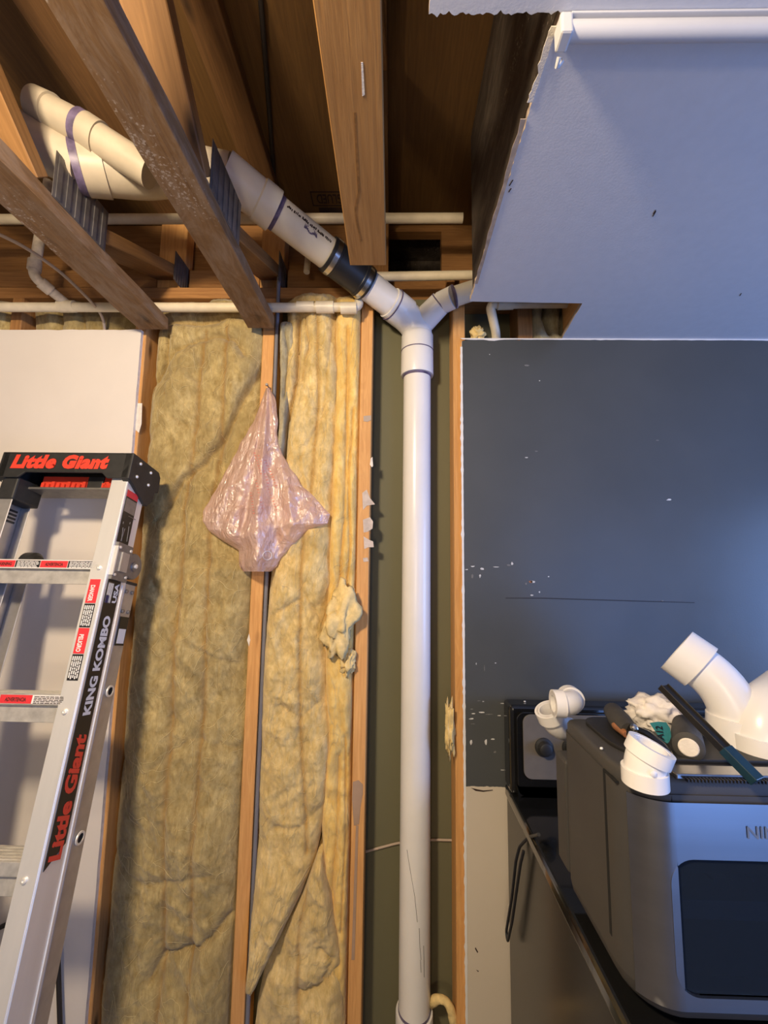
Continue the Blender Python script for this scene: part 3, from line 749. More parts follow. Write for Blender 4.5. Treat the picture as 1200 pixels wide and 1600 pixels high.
batt('wide olive glass wool batt between the white board and the bag stud', 'batt_olive',
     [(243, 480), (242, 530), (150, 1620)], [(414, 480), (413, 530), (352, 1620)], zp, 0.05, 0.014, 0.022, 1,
     creases=[([(323, 520), (311, 660), (306, 715), (290, 796), (284, 930), (278, 1050), (259, 1418), (247, 1610)], 0.010, 0.012, 0.75),
              ([(359, 515), (355, 633), (350, 681), (333, 800), (328, 900), (322, 1050), (301, 1444), (296, 1610)], 0.010, 0.012, 0.75),
              ([(231, 607), (247, 580), (274, 551), (310, 533), (343, 527), (372, 538), (385, 560)], 0.010, 0.020, 0.25),
              ([(415, 560), (385, 620), (352, 688), (320, 725), (290, 748), (262, 790)], 0.009, 0.026, 0.35),
              ([(356, 1436), (330, 1465), (303, 1485), (270, 1490), (251, 1501), (235, 1530)], 0.014, 0.025, 0.3),
              ([(240, 900), (300, 1010), (370, 1040)], 0.012, 0.008, 0.1), ([(180, 1190), (240, 1200), (300, 1150), (370, 1170)], 0.012, 0.008, 0.1),
              ([(225, 690), (260, 650), (300, 670), (345, 655)], 0.010, 0.008, 0.1), ([(165, 1330), (220, 1380), (330, 1360)], 0.012, 0.008, 0.1),
              ([(245, 500), (300, 505), (410, 498)], 0.015, 0.025, 0.4), ([(260, 520), (258, 560), (245, 590)], 0.008, 0.03, 0.4)],
     steps=[([(415, 560), (385, 620), (352, 688), (320, 725), (290, 748), (262, 790)], 0.006, -0.012)], nx=100, nz=440, wisps=420, rough=1.25)
batt('tan glass wool batt between the bag stud and the stud by the drain pipe', 'batt_tan',
     [(447, 450), (447, 530), (410, 1050), (385, 1620)], [(530, 450), (528, 600), (522, 800), (512, 1000), (516, 1150), (508, 1260), (492, 1345), (470, 1400), (408, 1520), (395, 1560)], zp, at(400, 1545, Y=0).z, 0.010, 0.026, 2,
     creases=[([(498, 500), (497, 620), (488, 760), (475, 862), (471, 1015), (470, 1130), (477, 1240), (480, 1330)], 0.009, 0.012, 0.7),
              ([(468, 500), (466, 560), (460, 610), (448, 660), (444, 720)], 0.011, 0.045, 0.5), ([(478, 500), (485, 545), (470, 590)], 0.008, 0.02, 0.3),
              ([(520, 520), (505, 640), (470, 720)], 0.010, 0.010, 0.2), ([(440, 1100), (470, 1120), (505, 1090)], 0.010, 0.008, 0.1),
              ([(430, 1290), (470, 1290), (505, 1260)], 0.010, 0.010, 0.1), ([(430, 960), (480, 930), (505, 970)], 0.010, 0.012, 0.15)], nx=80, nz=400, wisps=320, rough=1.55)
batt('bright yellow strip of glass wool folded against the stud by the drain pipe', 'batt_yellow',
     [(524, 450), (523, 560), (516, 800), (505, 1000), (511, 1160), (500, 1290), (508, 1400), (520, 1620)], [(565, 450), (565, 560), (556, 960), (549, 1200), (541, 1620)], zp, 0.05, 0.022, 0.024, 3,
     creases=[([(545, 520), (542, 650), (540, 800), (530, 930)], 0.007, 0.016, 0.45), ([(552, 640), (545, 740), (548, 860), (540, 930)], 0.006, 0.014, 0.5), ([(530, 1180), (528, 1290), (520, 1390), (530, 1500)], 0.006, 0.012, 0.35), ([(540, 1150), (541, 1300), (534, 1450)], 0.005, 0.010, 0.5)], nx=36, nz=360, rough=1.35, wisps=120)
batt('folded lower flap of glass wool pushed out at the foot of the narrow bay', 'batt_tan',
     [(498, 1330), (470, 1405), (440, 1465), (410, 1520), (400, 1570), (392, 1640)], [(500, 1330), (516, 1400), (526, 1470), (534, 1540), (538, 1640)], at(497, 1338, Y=0).z, 0.05, -0.004, 0.022, 4,
     creases=[([(480, 1390), (468, 1450), (466, 1520), (467, 1610)], 0.008, 0.012, 0.6), ([(500, 1480), (520, 1500), (505, 1530)], 0.010, 0.014, 0.2), ([(470, 1550), (500, 1540), (525, 1520)], 0.009, 0.016, 0.3)], nx=60, nz=200, wisps=110, rough=1.3)
batt('small greyish tuft of glass wool beside the top of the bag stud', 'batt_grey',
     [(436, 470), (436, 560), (436, 700)], [(462, 470), (460, 540), (452, 600), (446, 690), (442, 720)], at(440, 500, Y=0).z, at(440, 720, Y=0).z, 0.006, 0.02, 5, creases=[([(446, 520), (452, 560), (444, 620)], 0.007, 0.02, 0.3)], nx=30, nz=90)
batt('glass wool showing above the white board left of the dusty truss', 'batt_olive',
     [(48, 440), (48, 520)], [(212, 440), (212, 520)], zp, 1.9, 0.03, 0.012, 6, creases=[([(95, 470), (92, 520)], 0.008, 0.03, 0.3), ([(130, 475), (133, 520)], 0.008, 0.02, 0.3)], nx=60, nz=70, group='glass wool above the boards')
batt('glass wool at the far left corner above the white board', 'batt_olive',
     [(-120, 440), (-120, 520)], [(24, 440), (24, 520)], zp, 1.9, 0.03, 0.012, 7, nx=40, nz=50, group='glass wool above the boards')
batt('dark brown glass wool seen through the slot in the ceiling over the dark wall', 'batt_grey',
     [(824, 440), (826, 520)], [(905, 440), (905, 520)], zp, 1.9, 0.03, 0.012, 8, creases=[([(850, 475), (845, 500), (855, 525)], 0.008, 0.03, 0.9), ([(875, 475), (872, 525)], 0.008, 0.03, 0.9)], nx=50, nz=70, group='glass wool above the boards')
o = blob('insulation_clump', 'foam', at(531, 970, Y=-0.028), (0.040, 0.020, 0.085), 3, 0.55, 1.9, sharp=0.35, rot=Matrix.Rotation(0.22, 3, 'Y'))
tag(o, 'crumpled pale yellow lump of foam stuck on the stud by the drain pipe', 'foam')
o = blob('insulation_clump', 'foam', at(543, 1034, Y=-0.004), (0.020, 0.014, 0.032), 5, 0.6, 2.2, sharp=0.4)
tag(o, 'small ragged foam scrap just below the large yellow lump', 'foam')
o = blob('insulation_clump', 'foam', at(703, 1140, Y=0.004), (0.012, 0.014, 0.062), 7, 0.7, 2.2, sharp=0.5)
tag(o, 'torn foam shred hanging on the stud beside the dark wall', 'foam')
o = blob('insulation_clump', 'foam', at(746, 524, Y=0.035), (0.020, 0.02, 0.024), 9, 0.6, 2.2, sharp=0.4)
tag(o, 'foam tuft poking out above the corner of the dark wall', 'foam')
mb = MB(); pp = [at(673, 1567, Y=0.045), at(684, 1560, Y=0.035), at(697, 1563, Y=0.03), at(706, 1580, Y=0.03), at(711, 1612, Y=0.03)]
pp = rounded(pp, 0.012, 6); mb.tube(pp, [0.012+0.006*noise.noise(p*50) for p in pp], 12)
o = mb.build('foam_rope', 'foam', None, smooth=180); tag(o, 'yellow foam bead curling between pipe foot and stud', 'foam')

# ------------------------------------------------------------------ main drain
PVY = 0.046
vt = at(652, 592, Y=PVY); vb = at(647, 1590, Y=PVY); vx = (vt.x+vb.x)/2
drain = empty('drain_pipe', (vx, PVY, 0.04), 'white plastic drain: tall riser, wye and diagonal run through the trusses', 'pipe')
R3 = 0.0445
zw = at(652, 512, Y=PVY).z; zc1 = at(652, 588, Y=PVY).z; zc0 = at(652, 524, Y=PVY).z
MB().tube([(vx, PVY, 0.1), (vx, PVY, zw)], R3, 40).build('riser', 'pvc', drain, smooth=40)
zf = at(647, 1578, Y=PVY).z
MB().lathe((vx, PVY, 0.042), (0, 0, 1), [(0, 0.05), (zf-0.046, 0.0525), (zf-0.042, 0.051), (zf-0.042, R3)], 40).build('foot_hub', 'pvc', drain, smooth=40)
MB().lathe((vx, PVY, zf-0.006), (0, 0, 1), [(0, R3), (0.0, R3+0.0012), (0.013, R3+0.0012), (0.013, R3)], 40).build('primer_ring', 'primer', drain, smooth=30)
hubp = [(0, R3), (0, 0.0525), (0.003, 0.0535), (zc0-zc1-0.006, 0.0525), (zc0-zc1, 0.049), (zc0-zc1, R3)]
MB().lathe((vx, PVY, zc1), (0, 0, 1), hubp, 40).build('hub', 'pvc', drain, smooth=35)
zm = at(652, 551, Y=PVY).z
MB().lathe((vx, PVY, zm), (0, 0, 1), [(0, 0.0525), (0, 0.0540), (0.003, 0.0540), (0.003, 0.0525)], 40).build('primer_ring', 'primer', drain, smooth=30)
MB().lathe((vx, PVY, zc1-0.007), (0, 0, 1), [(0, R3), (0, R3+0.0014), (0.007, R3+0.0014), (0.007, R3)], 40).build('primer_ring', 'primer', drain, smooth=30)
# diagonal run
W0 = Vector((vx, PVY, zw)); W1 = at(627, 487, Y=0.02); E = at(350, 268, Y=-0.33)
ax = (E-W1).normalized(); Lr = (E-W1).length
def on(t): return W1+ax*t
def near(px, py):                      # parameter along the run closest to the pixel's ray
    r = ray(px, py).normalized(); w = W1-CAM; b = ax.dot(r); return (b*(r.dot(w))-ax.dot(w))/(1-b*b)
MB().tube(rounded([W0-Vector((0, 0, 0.035)), W0, W1, on(0.05)], 0.035, 8), 0.049, 40).build('wye_body', 'pvc', drain, smooth=40)
ta, tb, tc_, td, te = near(612, 480), near(563, 440), near(515, 408), near(428, 332), near(404, 312)
MB().tube([on(-0.01), on(tb-0.02)], R3, 40).build('lower_run', 'pvc', drain, smooth=40)
MB().lathe(on(near(634, 492)), ax, [(0, 0.048), (0.0, 0.0515), (ta-near(634, 492), 0.0515), (ta-near(634, 492), R3)], 40).build('hub', 'pvc', drain, smooth=35)
MB().lathe(on(ta), ax, [(0, R3), (0, 0.0522), (0.003, 0.0522), (0.003, R3)], 40).build('primer_ring', 'primer', drain, smooth=30)
tb0 = near(572, 447); tc1 = near(508, 402)
rc = MB().lathe(on(tb0), ax, [(0, R3), (0, 0.050), (0.004, 0.051), (0.03, 0.051), (0.032, 0.0495), (tc1-tb0-0.032, 0.0495), (tc1-tb0-0.03, 0.051), (tc1-tb0-0.004, 0.051), (tc1-tb0, 0.050), (tc1-tb0, R3)], 40).build('rubber_coupling', 'rubber', drain, smooth=35)
for t0 in (tb0+0.008, tc1-0.024):
    MB().lathe(on(t0), ax, [(0, 0.0505), (0, 0.0525), (0.014, 0.0525), (0.014, 0.0505)], 40).build('clamp_band', 'steel_band', rc, smooth=30)
    sd = ax.cross(Vector((0, 0, 1))).normalized(); uu = sd.cross(ax)
    MB().lathe(on(t0+0.007)+uu*0.056+sd*0.01, sd, [(-0.012, 0.003), (-0.012, 0.006), (0.008, 0.006), (0.008, 0.005), (0.016, 0.005), (0.016, 0.002)], 12).build('clamp_screw', 'steel_band', rc, smooth=30)
MB().tube([on(tc1-0.03), on(td)], R3, 40).build('upper_run', 'pvc_old', drain, smooth=40)
MB().lathe(on(td-0.011), ax, [(0, R3), (0, R3+0.0012), (0.013, R3+0.0012), (0.013, R3)], 40).build('primer_ring', 'primer', drain, smooth=30)
MB().lathe(on(td), ax, [(0, R3), (0, 0.0525), (0.002, 0.0535), (te-td, 0.0535), (te-td+0.004, 0.050), (Lr-td, 0.051)], 40).build('hub', 'pvc_old', drain, smooth=35)
# printing along the upper run
pn = (CAM-on((td+tc1)/2)); pn = (pn-ax*pn.dot(ax)).normalized(); ps = ax.cross(pn)
def surf(t, an, r=R3+0.0006): return on(t)+(pn*math.cos(an)+ps*math.sin(an))*r
rnd = random.Random(3); mb = MB()
sgn = 1 if surf(0, 0.5).z > surf(0, -0.5).z else -1
for k in range(34):
    t0 = tc1+0.012+k*(td-tc1-0.03)/34
    if k % 6 == 5: continue
    a0 = sgn*(0.62+0.06*rnd.random()); a1 = a0+sgn*(0.10+0.1*rnd.random()); w = 0.0022+0.002*rnd.random()
    mb.add([surf(t0, a0), surf(t0+w, a0), surf(t0+w, a1), surf(t0, a1)], [(0, 1, 2, 3)])
mb.build('printed_code', 'ink', drain)
mb = MB()
for i in range(10):
    t0 = tc1+0.05+i*0.004; mb.add([surf(t0, sgn*(0.30+0.05*math.sin(i))), surf(t0+0.006, sgn*(0.30+0.05*math.sin(i))), surf(t0+0.006, sgn*(0.75-0.03*abs(i-5)))], [(0, 1, 2)])
mb.build('primer_smear', 'primer', drain)
# left part of the run: wye body, branch, and the run beyond the dusty truss
E2 = at(285, 262, Y=-0.34); B0 = at(235, 274, Y=-0.37); B1 = at(130, 262, Y=-0.42); B2 = at(75, 236, Y=-0.44)
B3 = B2+(B2-B1).normalized()*0.30+Vector((0, 0, 0.03))
MB().tube(rounded([on(Lr-0.02), E2, B0, B1+(B1-B0).normalized()*(-0.005)], 0.05, 8), 0.0515, 40).build('wye_body', 'pvc_dusty_dim', drain, smooth=40)
MB().tube([B1, B2, B3], 0.0475, 40).build('far_run', 'pvc_dusty_dim', drain, smooth=40)
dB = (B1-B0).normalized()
MB().lathe(B1-dB*0.045, dB, [(0, 0.05), (0, 0.0555), (0.044, 0.0555), (0.046, 0.05)], 40).build('hub', 'pvc_dusty_dim', drain, smooth=35)
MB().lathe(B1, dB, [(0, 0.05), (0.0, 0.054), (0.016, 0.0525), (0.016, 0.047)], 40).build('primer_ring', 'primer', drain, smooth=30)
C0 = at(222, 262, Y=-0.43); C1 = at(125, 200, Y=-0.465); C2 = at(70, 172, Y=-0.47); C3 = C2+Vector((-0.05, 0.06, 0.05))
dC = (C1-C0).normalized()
MB().tube(rounded([C0-dC*0.02, C1, C2, C3], 0.03, 8), 0.0335, 32).build('branch', 'pvc_dusty_dim', drain, smooth=40)
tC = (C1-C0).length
MB().lathe(C0, dC, [(tC-0.045, 0.033), (tC-0.045, 0.0375), (tC-0.012, 0.0375), (tC-0.012, 0.033)], 32).build('hub', 'pvc_dusty_dim', drain, smooth=35)
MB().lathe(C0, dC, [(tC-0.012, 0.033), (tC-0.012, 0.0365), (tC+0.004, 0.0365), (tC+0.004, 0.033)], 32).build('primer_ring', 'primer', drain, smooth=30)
MB().lathe(C2-(C1-C2).normalized()*0.0, (C1-C2), [(-0.02, 0.036), (0.02, 0.0375), (0.02, 0.033)], 32).build('elbow_hub', 'pvc_dusty_dim', drain, smooth=35)
# right arm of the wye
K0 = at(655, 508, Y=PVY); K1 = at(688, 474, Y=0.0); K2 = at(709, 464, Y=-0.03); K3 = at(745, 452, Y=-0.035); K4 = K3+Vector((0.35, 0.0, 0.03))
MB().tube([K0, K1+(K1-K0)*0.05], [0.042, 0.037], 32).build('wye_arm', 'pvc', drain, smooth=40)
MB().tube(rounded([K1, (K1+K2)/2, K2], 0.008, 5), 0.0350, 32).build('elbow_hub', 'pvc', drain, smooth=40)
MB().tube([K2, K3, K4], 0.0305, 32).build('side_run', 'pvc_old', drain, smooth=40)
for q, dv, r in ((K1, K1-K0, 0.0385), (K2, K3-K2, 0.0358)):
    MB().lathe(q-dv.normalized()*0.002, dv, [(0, r-0.006), (0, r), (0.004, r), (0.004, r-0.006)], 32).build('primer_ring', 'primer', drain, smooth=30)
# thin dark scratches along the riser
for pts in (((636, 1330), (641, 1360), (648, 1400), (652, 1440)), ((655, 1450), (656, 1480), (658, 1500)), ((657, 1500), (658, 1520)), ((662, 1480), (663, 1530))):
    wl = [at(x, y, Y=PVY-R3*0.96) for x, y in pts]; sl = []
    for p in wl:
        xx = max(-0.043, min(0.043, p.x-vx)); sl.append(Vector((vx+xx, PVY-math.sqrt(R3*R3-xx*xx)-0.0002, p.z)))
    MB().tube(sl, 0.0006, 5).build('scratch', 'ink', drain)

# ------------------------------------------------------------------ small supply pipes
def supply(label, pts, r, mat, rr=0.02, name='water_pipe', fits=()):
    pts = [Vector(p) for p in pts]
    e = empty(name, pts[0], label, 'pipe', 'thin plastic supply pipes')
    MB().tube(rounded(pts, rr, 7) if len(pts) > 2 else pts, r, 20).build('tube', mat, e, smooth=40)
    for p, dv, L, k in fits:
        dv = Vector(dv).normalized()
        MB().lathe(Vector(p)-dv*L/2, dv, [(0, r), (0, r*k), (L, r*k), (L, r)], 20).build('coupling', mat, e, smooth=35)
    return e
YS = -0.045
sp0 = at(0, 480, Y=YS); zpipe = max(ZB+0.0385+0.0145, sp0.z)
pA = Vector((RX0+0.02, YS, zpipe)); pB = at(366, 474, Y=YS); pE = at(560, 481, Y=YS); pB.z = zpipe
pE = Vector((pE.x, YS, at(540, 480, Y=YS).z))
s_ = at(470, 479, Y=YS); s2_ = at(520, 480, Y=YS); s3_ = at(548, 481, Y=YS)
mid = Vector((at(420, 476, Y=YS).x, YS, zpipe))
supply('thin cream pipe along the tops of the truss chords, ending in an upturned elbow', [pA, mid, pE, pE+Vector((0.0, 0.05, 0.10))], 0.0142, 'cpvc', 0.022,
       fits=[(at(478, 479, Y=YS), pE-mid, 0.055, 1.12), (at(508, 480, Y=YS), pE-mid, 0.055, 1.28), (at(545, 481.5, Y=YS), pE-mid, 0.05, 1.25), (at(105, 479, Y=YS) , (1, 0, 0), 0.05, 1.25)])
q0 = at(104, 472, Y=YS+0.002); q0.z = zpipe+0.014
q1 = at(52, 432, Y=-0.12); q2 = at(58, 372, Y=-0.12); q2 = Vector((q1.x+0.006, q1.y+0.01, ZD-0.05))
supply('dusty grey pipe dropping from above and kinking onto the long cream pipe at left', [q2, q1, q0], 0.0142, 'cpvc_dusty', 0.02, fits=[(q1+(q0-q1).normalized()*0.035, q0-q1, 0.03, 1.25), (q1+Vector((0, 0, 0.035)), (0, 0, 1), 0.03, 1.25)])
YT = -0.10; zT = at(660, 341, Y=YT).z
supply('upper cream pipe crossing high through the truss webs', [(RX0+0.02, YT, zT), (at(724, 341, Y=YT).x-0.002, YT, zT)], 0.0142, 'cpvc')
YU = 0.095; YU2 = 0.09; zU = at(650, 433, Y=-0.005).z
supply('cream pipe passing just under the square hole behind the rubber coupling', [(t3a-0.02, -0.005, zU), (cx+0.35, -0.005, zU+0.012)], 0.0142, 'cpvc')
z7 = at(800, 478, Y=-0.03)
supply('short cream pipe elbowing down inside the ceiling slot above the dark wall', [(hx2.x+0.25, -0.03, z7.z+0.012), (at(765, 482, Y=-0.03).x, -0.03, z7.z+0.006), (at(775, 500, Y=0.03).x, 0.03, ZC+0.03), (at(772, 530, Y=0.04).x, 0.04, ZC-0.12)], 0.0142, 'cpvc', 0.02,
       fits=[((at(790, 482, Y=-0.03).x, -0.03, z7.z+0.007), (1, 0, 0.02), 0.05, 1.25)])
p = at(479, 425, Y=-0.02); supply('stub of cream pipe poking down behind the diagonal drain', [p+Vector((0.0, 0.02, 0.09)), p], 0.010, 'cpvc')

# ------------------------------------------------------------------ cables
def cable(label, pts, r, mat, rr=0.03):
    o = MB().tube(rounded(pts, rr, 7) if len(pts) > 2 else pts, r, 12).build('cable', mat, None, smooth=60)
    return tag(o, label, 'cable', 'cables in the wall and ceiling')
xc2 = s2x+0.0381+0.007
cable('grey-blue cable running straight down beside the bag stud', [(xc2+0.002, 0.004, PLZ+0.1), (xc2, 0.018, 2.3), (xc2+0.001, 0.02, 1.2), (xc2, 0.02, 0.05)], 0.0062, 'cable_grey', 0.04)
cable('dark cable tacked across the underside of the subfloor', [at(407, -5, Z=ZD-0.008), at(418, 140, Z=ZD-0.008), at(427, 262, Z=ZD-0.008), at(432, 330, Z=ZD-0.01)], 0.006, 'cable_dark')
a = [at(-30, 352, Y=-0.30), at(40, 386, Y=-0.24), at(95, 425, Y=-0.16), at(135, 463, Y=-0.10), at(160, 492, Y=-0.02), at(164, 515, Y=0.018), at(164, 560, Y=0.02)]
cable('thin tan cable drooping behind the dusty truss into the wall at left', a, 0.0045, 'cable_tan', 0.03)
cable('pale cable stretched across the bay behind the tall drain pipe', [at(570, 1331, Y=0.101), at(622, 1317, Y=0.099), at(675, 1312, Y=0.099), at(712, 1313, Y=0.099)], 0.0035, 'cable_tan', 0.02)
cable('black cable at lower left behind the ladder', [at(-40, 1470, Y=-0.02), at(10, 1444, Y=-0.02), at(60, 1425, Y=-0.02), at(90, 1480, Y=-0.02), at(95, 1640, Y=-0.02)], 0.006, 'cable_dark', 0.03)

# ------------------------------------------------------------------ curtain-rail like tube under the ceiling
rl = at(888, 50, Z=ZC-0.015); rz = ZC-0.015
e = empty('ceiling_rail', (rl.x, rl.y, rz), 'white painted rail on a bracket under the grey ceiling, top right', 'rail')
MB().tube([(rl.x-0.006, rl.y, rz), (RX1-0.01, rl.y, rz)], 0.0112, 24).build('tube', 'rail_white', e, smooth=40)
MB().boxmm((rl.x, rl.y-0.012, ZC-0.0035), (RX1-0.01, rl.y+0.004, ZC-0.0005)).build('mounting_strip', 'rail_white', e, bevel=0.001)
b = MB().boxmm((rl.x-0.014, rl.y-0.012, ZC-0.030), (rl.x+0.002, rl.y+0.013, ZC-0.0003)).build('bracket', 'rail_white', e, bevel=0.003)
hk = [Vector((rl.x-0.006, rl.y+0.016, ZC-0.03)), Vector((rl.x-0.006, rl.y+0.024, ZC-0.034)), Vector((rl.x-0.002, rl.y+0.028, ZC-0.028)), Vector((rl.x+0.002, rl.y+0.024, ZC-0.024))]
MB().tube(hk, 0.003, 8).build('hook', 'rail_white', b, smooth=60)

# ------------------------------------------------------------------ pink carrier bag
BL = [(606, 416), (625, 409), (650, 400), (690, 378), (730, 356), (770, 335), (800, 317), (815, 317), (828, 325), (840, 340), (853, 362), (860, 373), (885, 374), (893, 380)]
BR = [(606, 421), (620, 429), (640, 433), (690, 434), (712, 443), (730, 452), (760, 474), (790, 504), (803, 515), (818, 512), (826, 486), (832, 478), (850, 460), (868, 442), (885, 432), (893, 424)]
def tab(T, y):
    if y <= T[0][0]: return T[0][1]
    for (a, xa), (b, xb) in zip(T, T[1:]):
        if y <= b: return xa+(xb-xa)*(y-a)/(b-a)
    return T[-1][1]
def bag_pt(u, v, front=True):
    y = 606+287*v; xl, xr = tab(BL, y), tab(BR, y); px = xl+(xr-xl)*u
    e = math.sin(math.pi*u)**0.6
    yy = -0.020
    px += (3.0*noise.noise(Vector((y*0.06, 3.0 if u > 0.5 else 9.0, 0))))*abs(2*u-1)**2*min(1, v*4)
    if front:
        # pleats radiating from the knot: angle of the pixel around the hanging point
        an = math.atan2(px-419, y-585)
        r = math.hypot(px-419, y-585)/300.0
        ridge = lambda c, w: math.exp(-((an-c)/w)**2)
        pl = 0.034*ridge(-0.07, 0.050)+0.020*ridge(-0.25, 0.05)+0.024*ridge(0.16, 0.05)+0.018*ridge(0.30, 0.035)+0.014*ridge(-0.34, 0.03)+0.010*ridge(0.42, 0.03)-0.016*ridge(0.045, 0.04)-0.012*ridge(-0.16, 0.03)
        q1 = Vector((an*9.0+r*1.2, r*4.2, 1.5)); q2 = Vector((px*0.045+y*0.012, y*0.030, 7.0))
        v1 = noise.voronoi(q1)[0]; v2 = noise.voronoi(q2)[0]
        cr = 0.036*(v1[0]-0.45)+0.026*(v2[0]-0.45)+0.006*noise.fractal(Vector((px*0.05, y*0.03, 3)), 0.9, 2, 3)
        yy -= e*(0.012+0.030*min(1, v*1.3)+pl*min(1, r*1.4)+cr*min(1, r*1.6))
        if v > 0.93: yy += (v-0.93)*0.20
    return at(px, y, Y=yy)
nu, nv = 120, 180
mb = MB()
for j in range(nv+1):
    for i in range(nu+1): mb.v.append(bag_pt(i/nu, j/nv))
for j in range(nv):
    for i in range(nu):
        k = j*(nu+1)+i; mb.f.append((k, k+nu+1, k+nu+2, k+1)); mb.mi.append(0)
n0 = len(mb.v)
for j in range(nv+1):
    for i in range(nu+1): mb.v.append(bag_pt(i/nu, j/nv, False)+Vector((0, 0.004*abs(math.sin(i*0.7)), 0)))
for j in range(nv):
    for i in range(nu):
        k = n0+j*(nu+1)+i; mb.f.append((k, k+1, k+nu+2, k+nu+1)); mb.mi.append(0)
bag = empty('plastic_bag', at(419, 606, Y=-0.02), 'crumpled translucent pink plastic bag hanging from a stud', 'bag')
mb.build('film', 'bag_film', bag, smooth=180, fix=False)
mb = MB(); rnd = random.Random(11)
def uv_of(px, y):
    xl, xr = tab(BL, y), tab(BR, y); return (px-xl)/(xr-xl), (y-606)/287
for row, (x0, y0, dx, dy, n) in enumerate(((398, 708, 0.55, 2.1, 9), (404, 712, 0.75, 2.5, 10), (412, 715, 0.9, 2.3, 11), (400, 750, 0.5, 2.6, 10), (418, 760, 0.8, 2.4, 9), (392, 770, 0.3, 2.4, 8))):
    for k in range(n):
        cxp, cyp = x0+dx*k*2.2, y0+dy*k*1.9
        pts = []
        for ddx, ddy in ((-1.8, -0.9), (1.8, -1.2+rnd.random()), (2.0, 0.8), (-1.6, 1.0)):
            u, v = uv_of(cxp+ddx*(0.5+rnd.random()*0.6), cyp+ddy*(0.5+rnd.random()*0.6)); pts.append(bag_pt(u, v)+Vector((0, -0.0008, 0)))
        mb.add(pts, [(0, 1, 2, 3)])
mb.build('faded_print', 'bag_print', bag)['kind'] = 'stuff'
ring = [bag_pt(*uv_of(418+7*math.cos(a*0.3927), 868+7*math.sin(a*0.3927)))+Vector((0, -0.002, 0)) for a in range(17)]
MB().tube(ring, 0.0009, 6, False).build('ring_mark', 'label_white', bag, smooth=180)
p = at(419, 606, Y=0.0); MB().lathe(p+Vector((0, SY0, 0.004)), (0, -1, 0), [(0, 0.002), (0.028, 0.002), (0.028, 0.005), (0.031, 0.004)], 10).build('nail', 'galv', bag, smooth=30)

# ================================================================== LADDER
TILT = math.radians(13.0)
NR = Vector((0, math.cos(TILT), -math.sin(TILT)))             # into the ladder, away from the room
TR = at(200, 752, Y=-0.21)                                    # front outer edge of the right rail, under the cap
D0 = Vector((0, -math.sin(TILT), -math.cos(TILT)))
def hit_front(px, py):
    r = ray(px, py); t = NR.dot(TR-CAM)/NR.dot(r); return CAM+r*t
Pb = hit_front(12, 1587); s_b = (Pb-TR).dot(D0); KX = (Pb.x-TR.x)/s_b
LW = 0.335                                                    # outer width over the rails
LR = 0.044                                                    # flange width
def Lp(x, y, s): return TR + Vector((x+KX*s, 0, 0)) + NR*y + D0*s       # x: 0 at the right outer edge, negative to the left
def front_s(px, py): return (hit_front(px, py)-TR).dot(D0)
SN = D0.copy(); SN = (D0+Vector((KX, 0, 0))).cross(NR).normalized()    # side plane normal
def side_ys(px, py):
    r = ray(px, py); t = SN.dot(TR-CAM)/SN.dot(r); q = CAM+r*t-TR; s = q.dot(D0); return q.dot(NR), s
SEND = (TR.z-0.005)/math.cos(TILT)
lad = empty('step_ladder', Lp(-LW/2, 0.05, SEND), 'aluminium step ladder with black cap leaning at left', 'ladder')
def lbox(mb, x0, x1, y0, y1, sa, sb, mi=0):
    m = MB().boxmm((x0, y0, sa), (x1, y1, sb)); mb.add([Lp(*p) for p in m.v], m.f, mi); return mb
ldf = Matrix((Vector((1, 0, 0)), NR, -D0)).transposed().to_4x4(); ldf.translation = TR
yr, sr = side_ys(205, 912)                                    # top of the rear section
RD = 0.078; RR0, RR1 = 0.0785, 0.122
def rail(x0, sgn):
    """C-shaped rail, x0 outer side, sgn -1 = body extends to the left"""
    m = MB(); w = LR*sgn; t = 0.003*sgn
    lbox(m, *sorted((x0, x0+t)), 0.0, RD, -0.02, SEND)
    lbox(m, *sorted((x0+t, x0+w)), 0.0, 0.003, -0.02, SEND)
    lbox(m, *sorted((x0+t, x0+w*0.6)), RD-0.003, RD, -0.02, SEND)
    return m
rR = rail(0, -1).build('side_rail', 'alu', lad, frame=ldf, bevel=0.0012, bseg=1)
rL = rail(-LW, 1).build('side_rail', 'alu_dull', lad, frame=ldf, bevel=0.0012, bseg=1)
def rear(x0, sgn):
    m = MB(); w = LR*0.85*sgn; t = 0.003*sgn
    lbox(m, *sorted((x0, x0+t)), RR0, RR1, sr, SEND)
    lbox(m, *sorted((x0+t, x0+w)), RR1-0.003, RR1, sr, SEND)
    lbox(m, *sorted((x0+t, x0+w*0.6)), RR0, RR0+0.003, sr, SEND)
    return m
bR = rear(-0.001, -1).build('rear_rail', 'alu_dull', lad, frame=ldf, bevel=0.001, bseg=1)
bL = rear(-LW+0.001, 1).build('rear_rail', 'alu_dull', lad, frame=ldf, bevel=0.001, bseg=1)
lbox(MB(), -0.030, 0.001, RR0-0.001, RR1+0.002, sr-0.004, sr+0.003).build('rail_cap', 'black_plastic', bR)
# bright ridge along the front rail's rear corner
lbox(MB(), 0.0, 0.0022, RD-0.012, RD-0.007, sr+0.01, SEND-0.6).build('ridge', 'alu', rR)
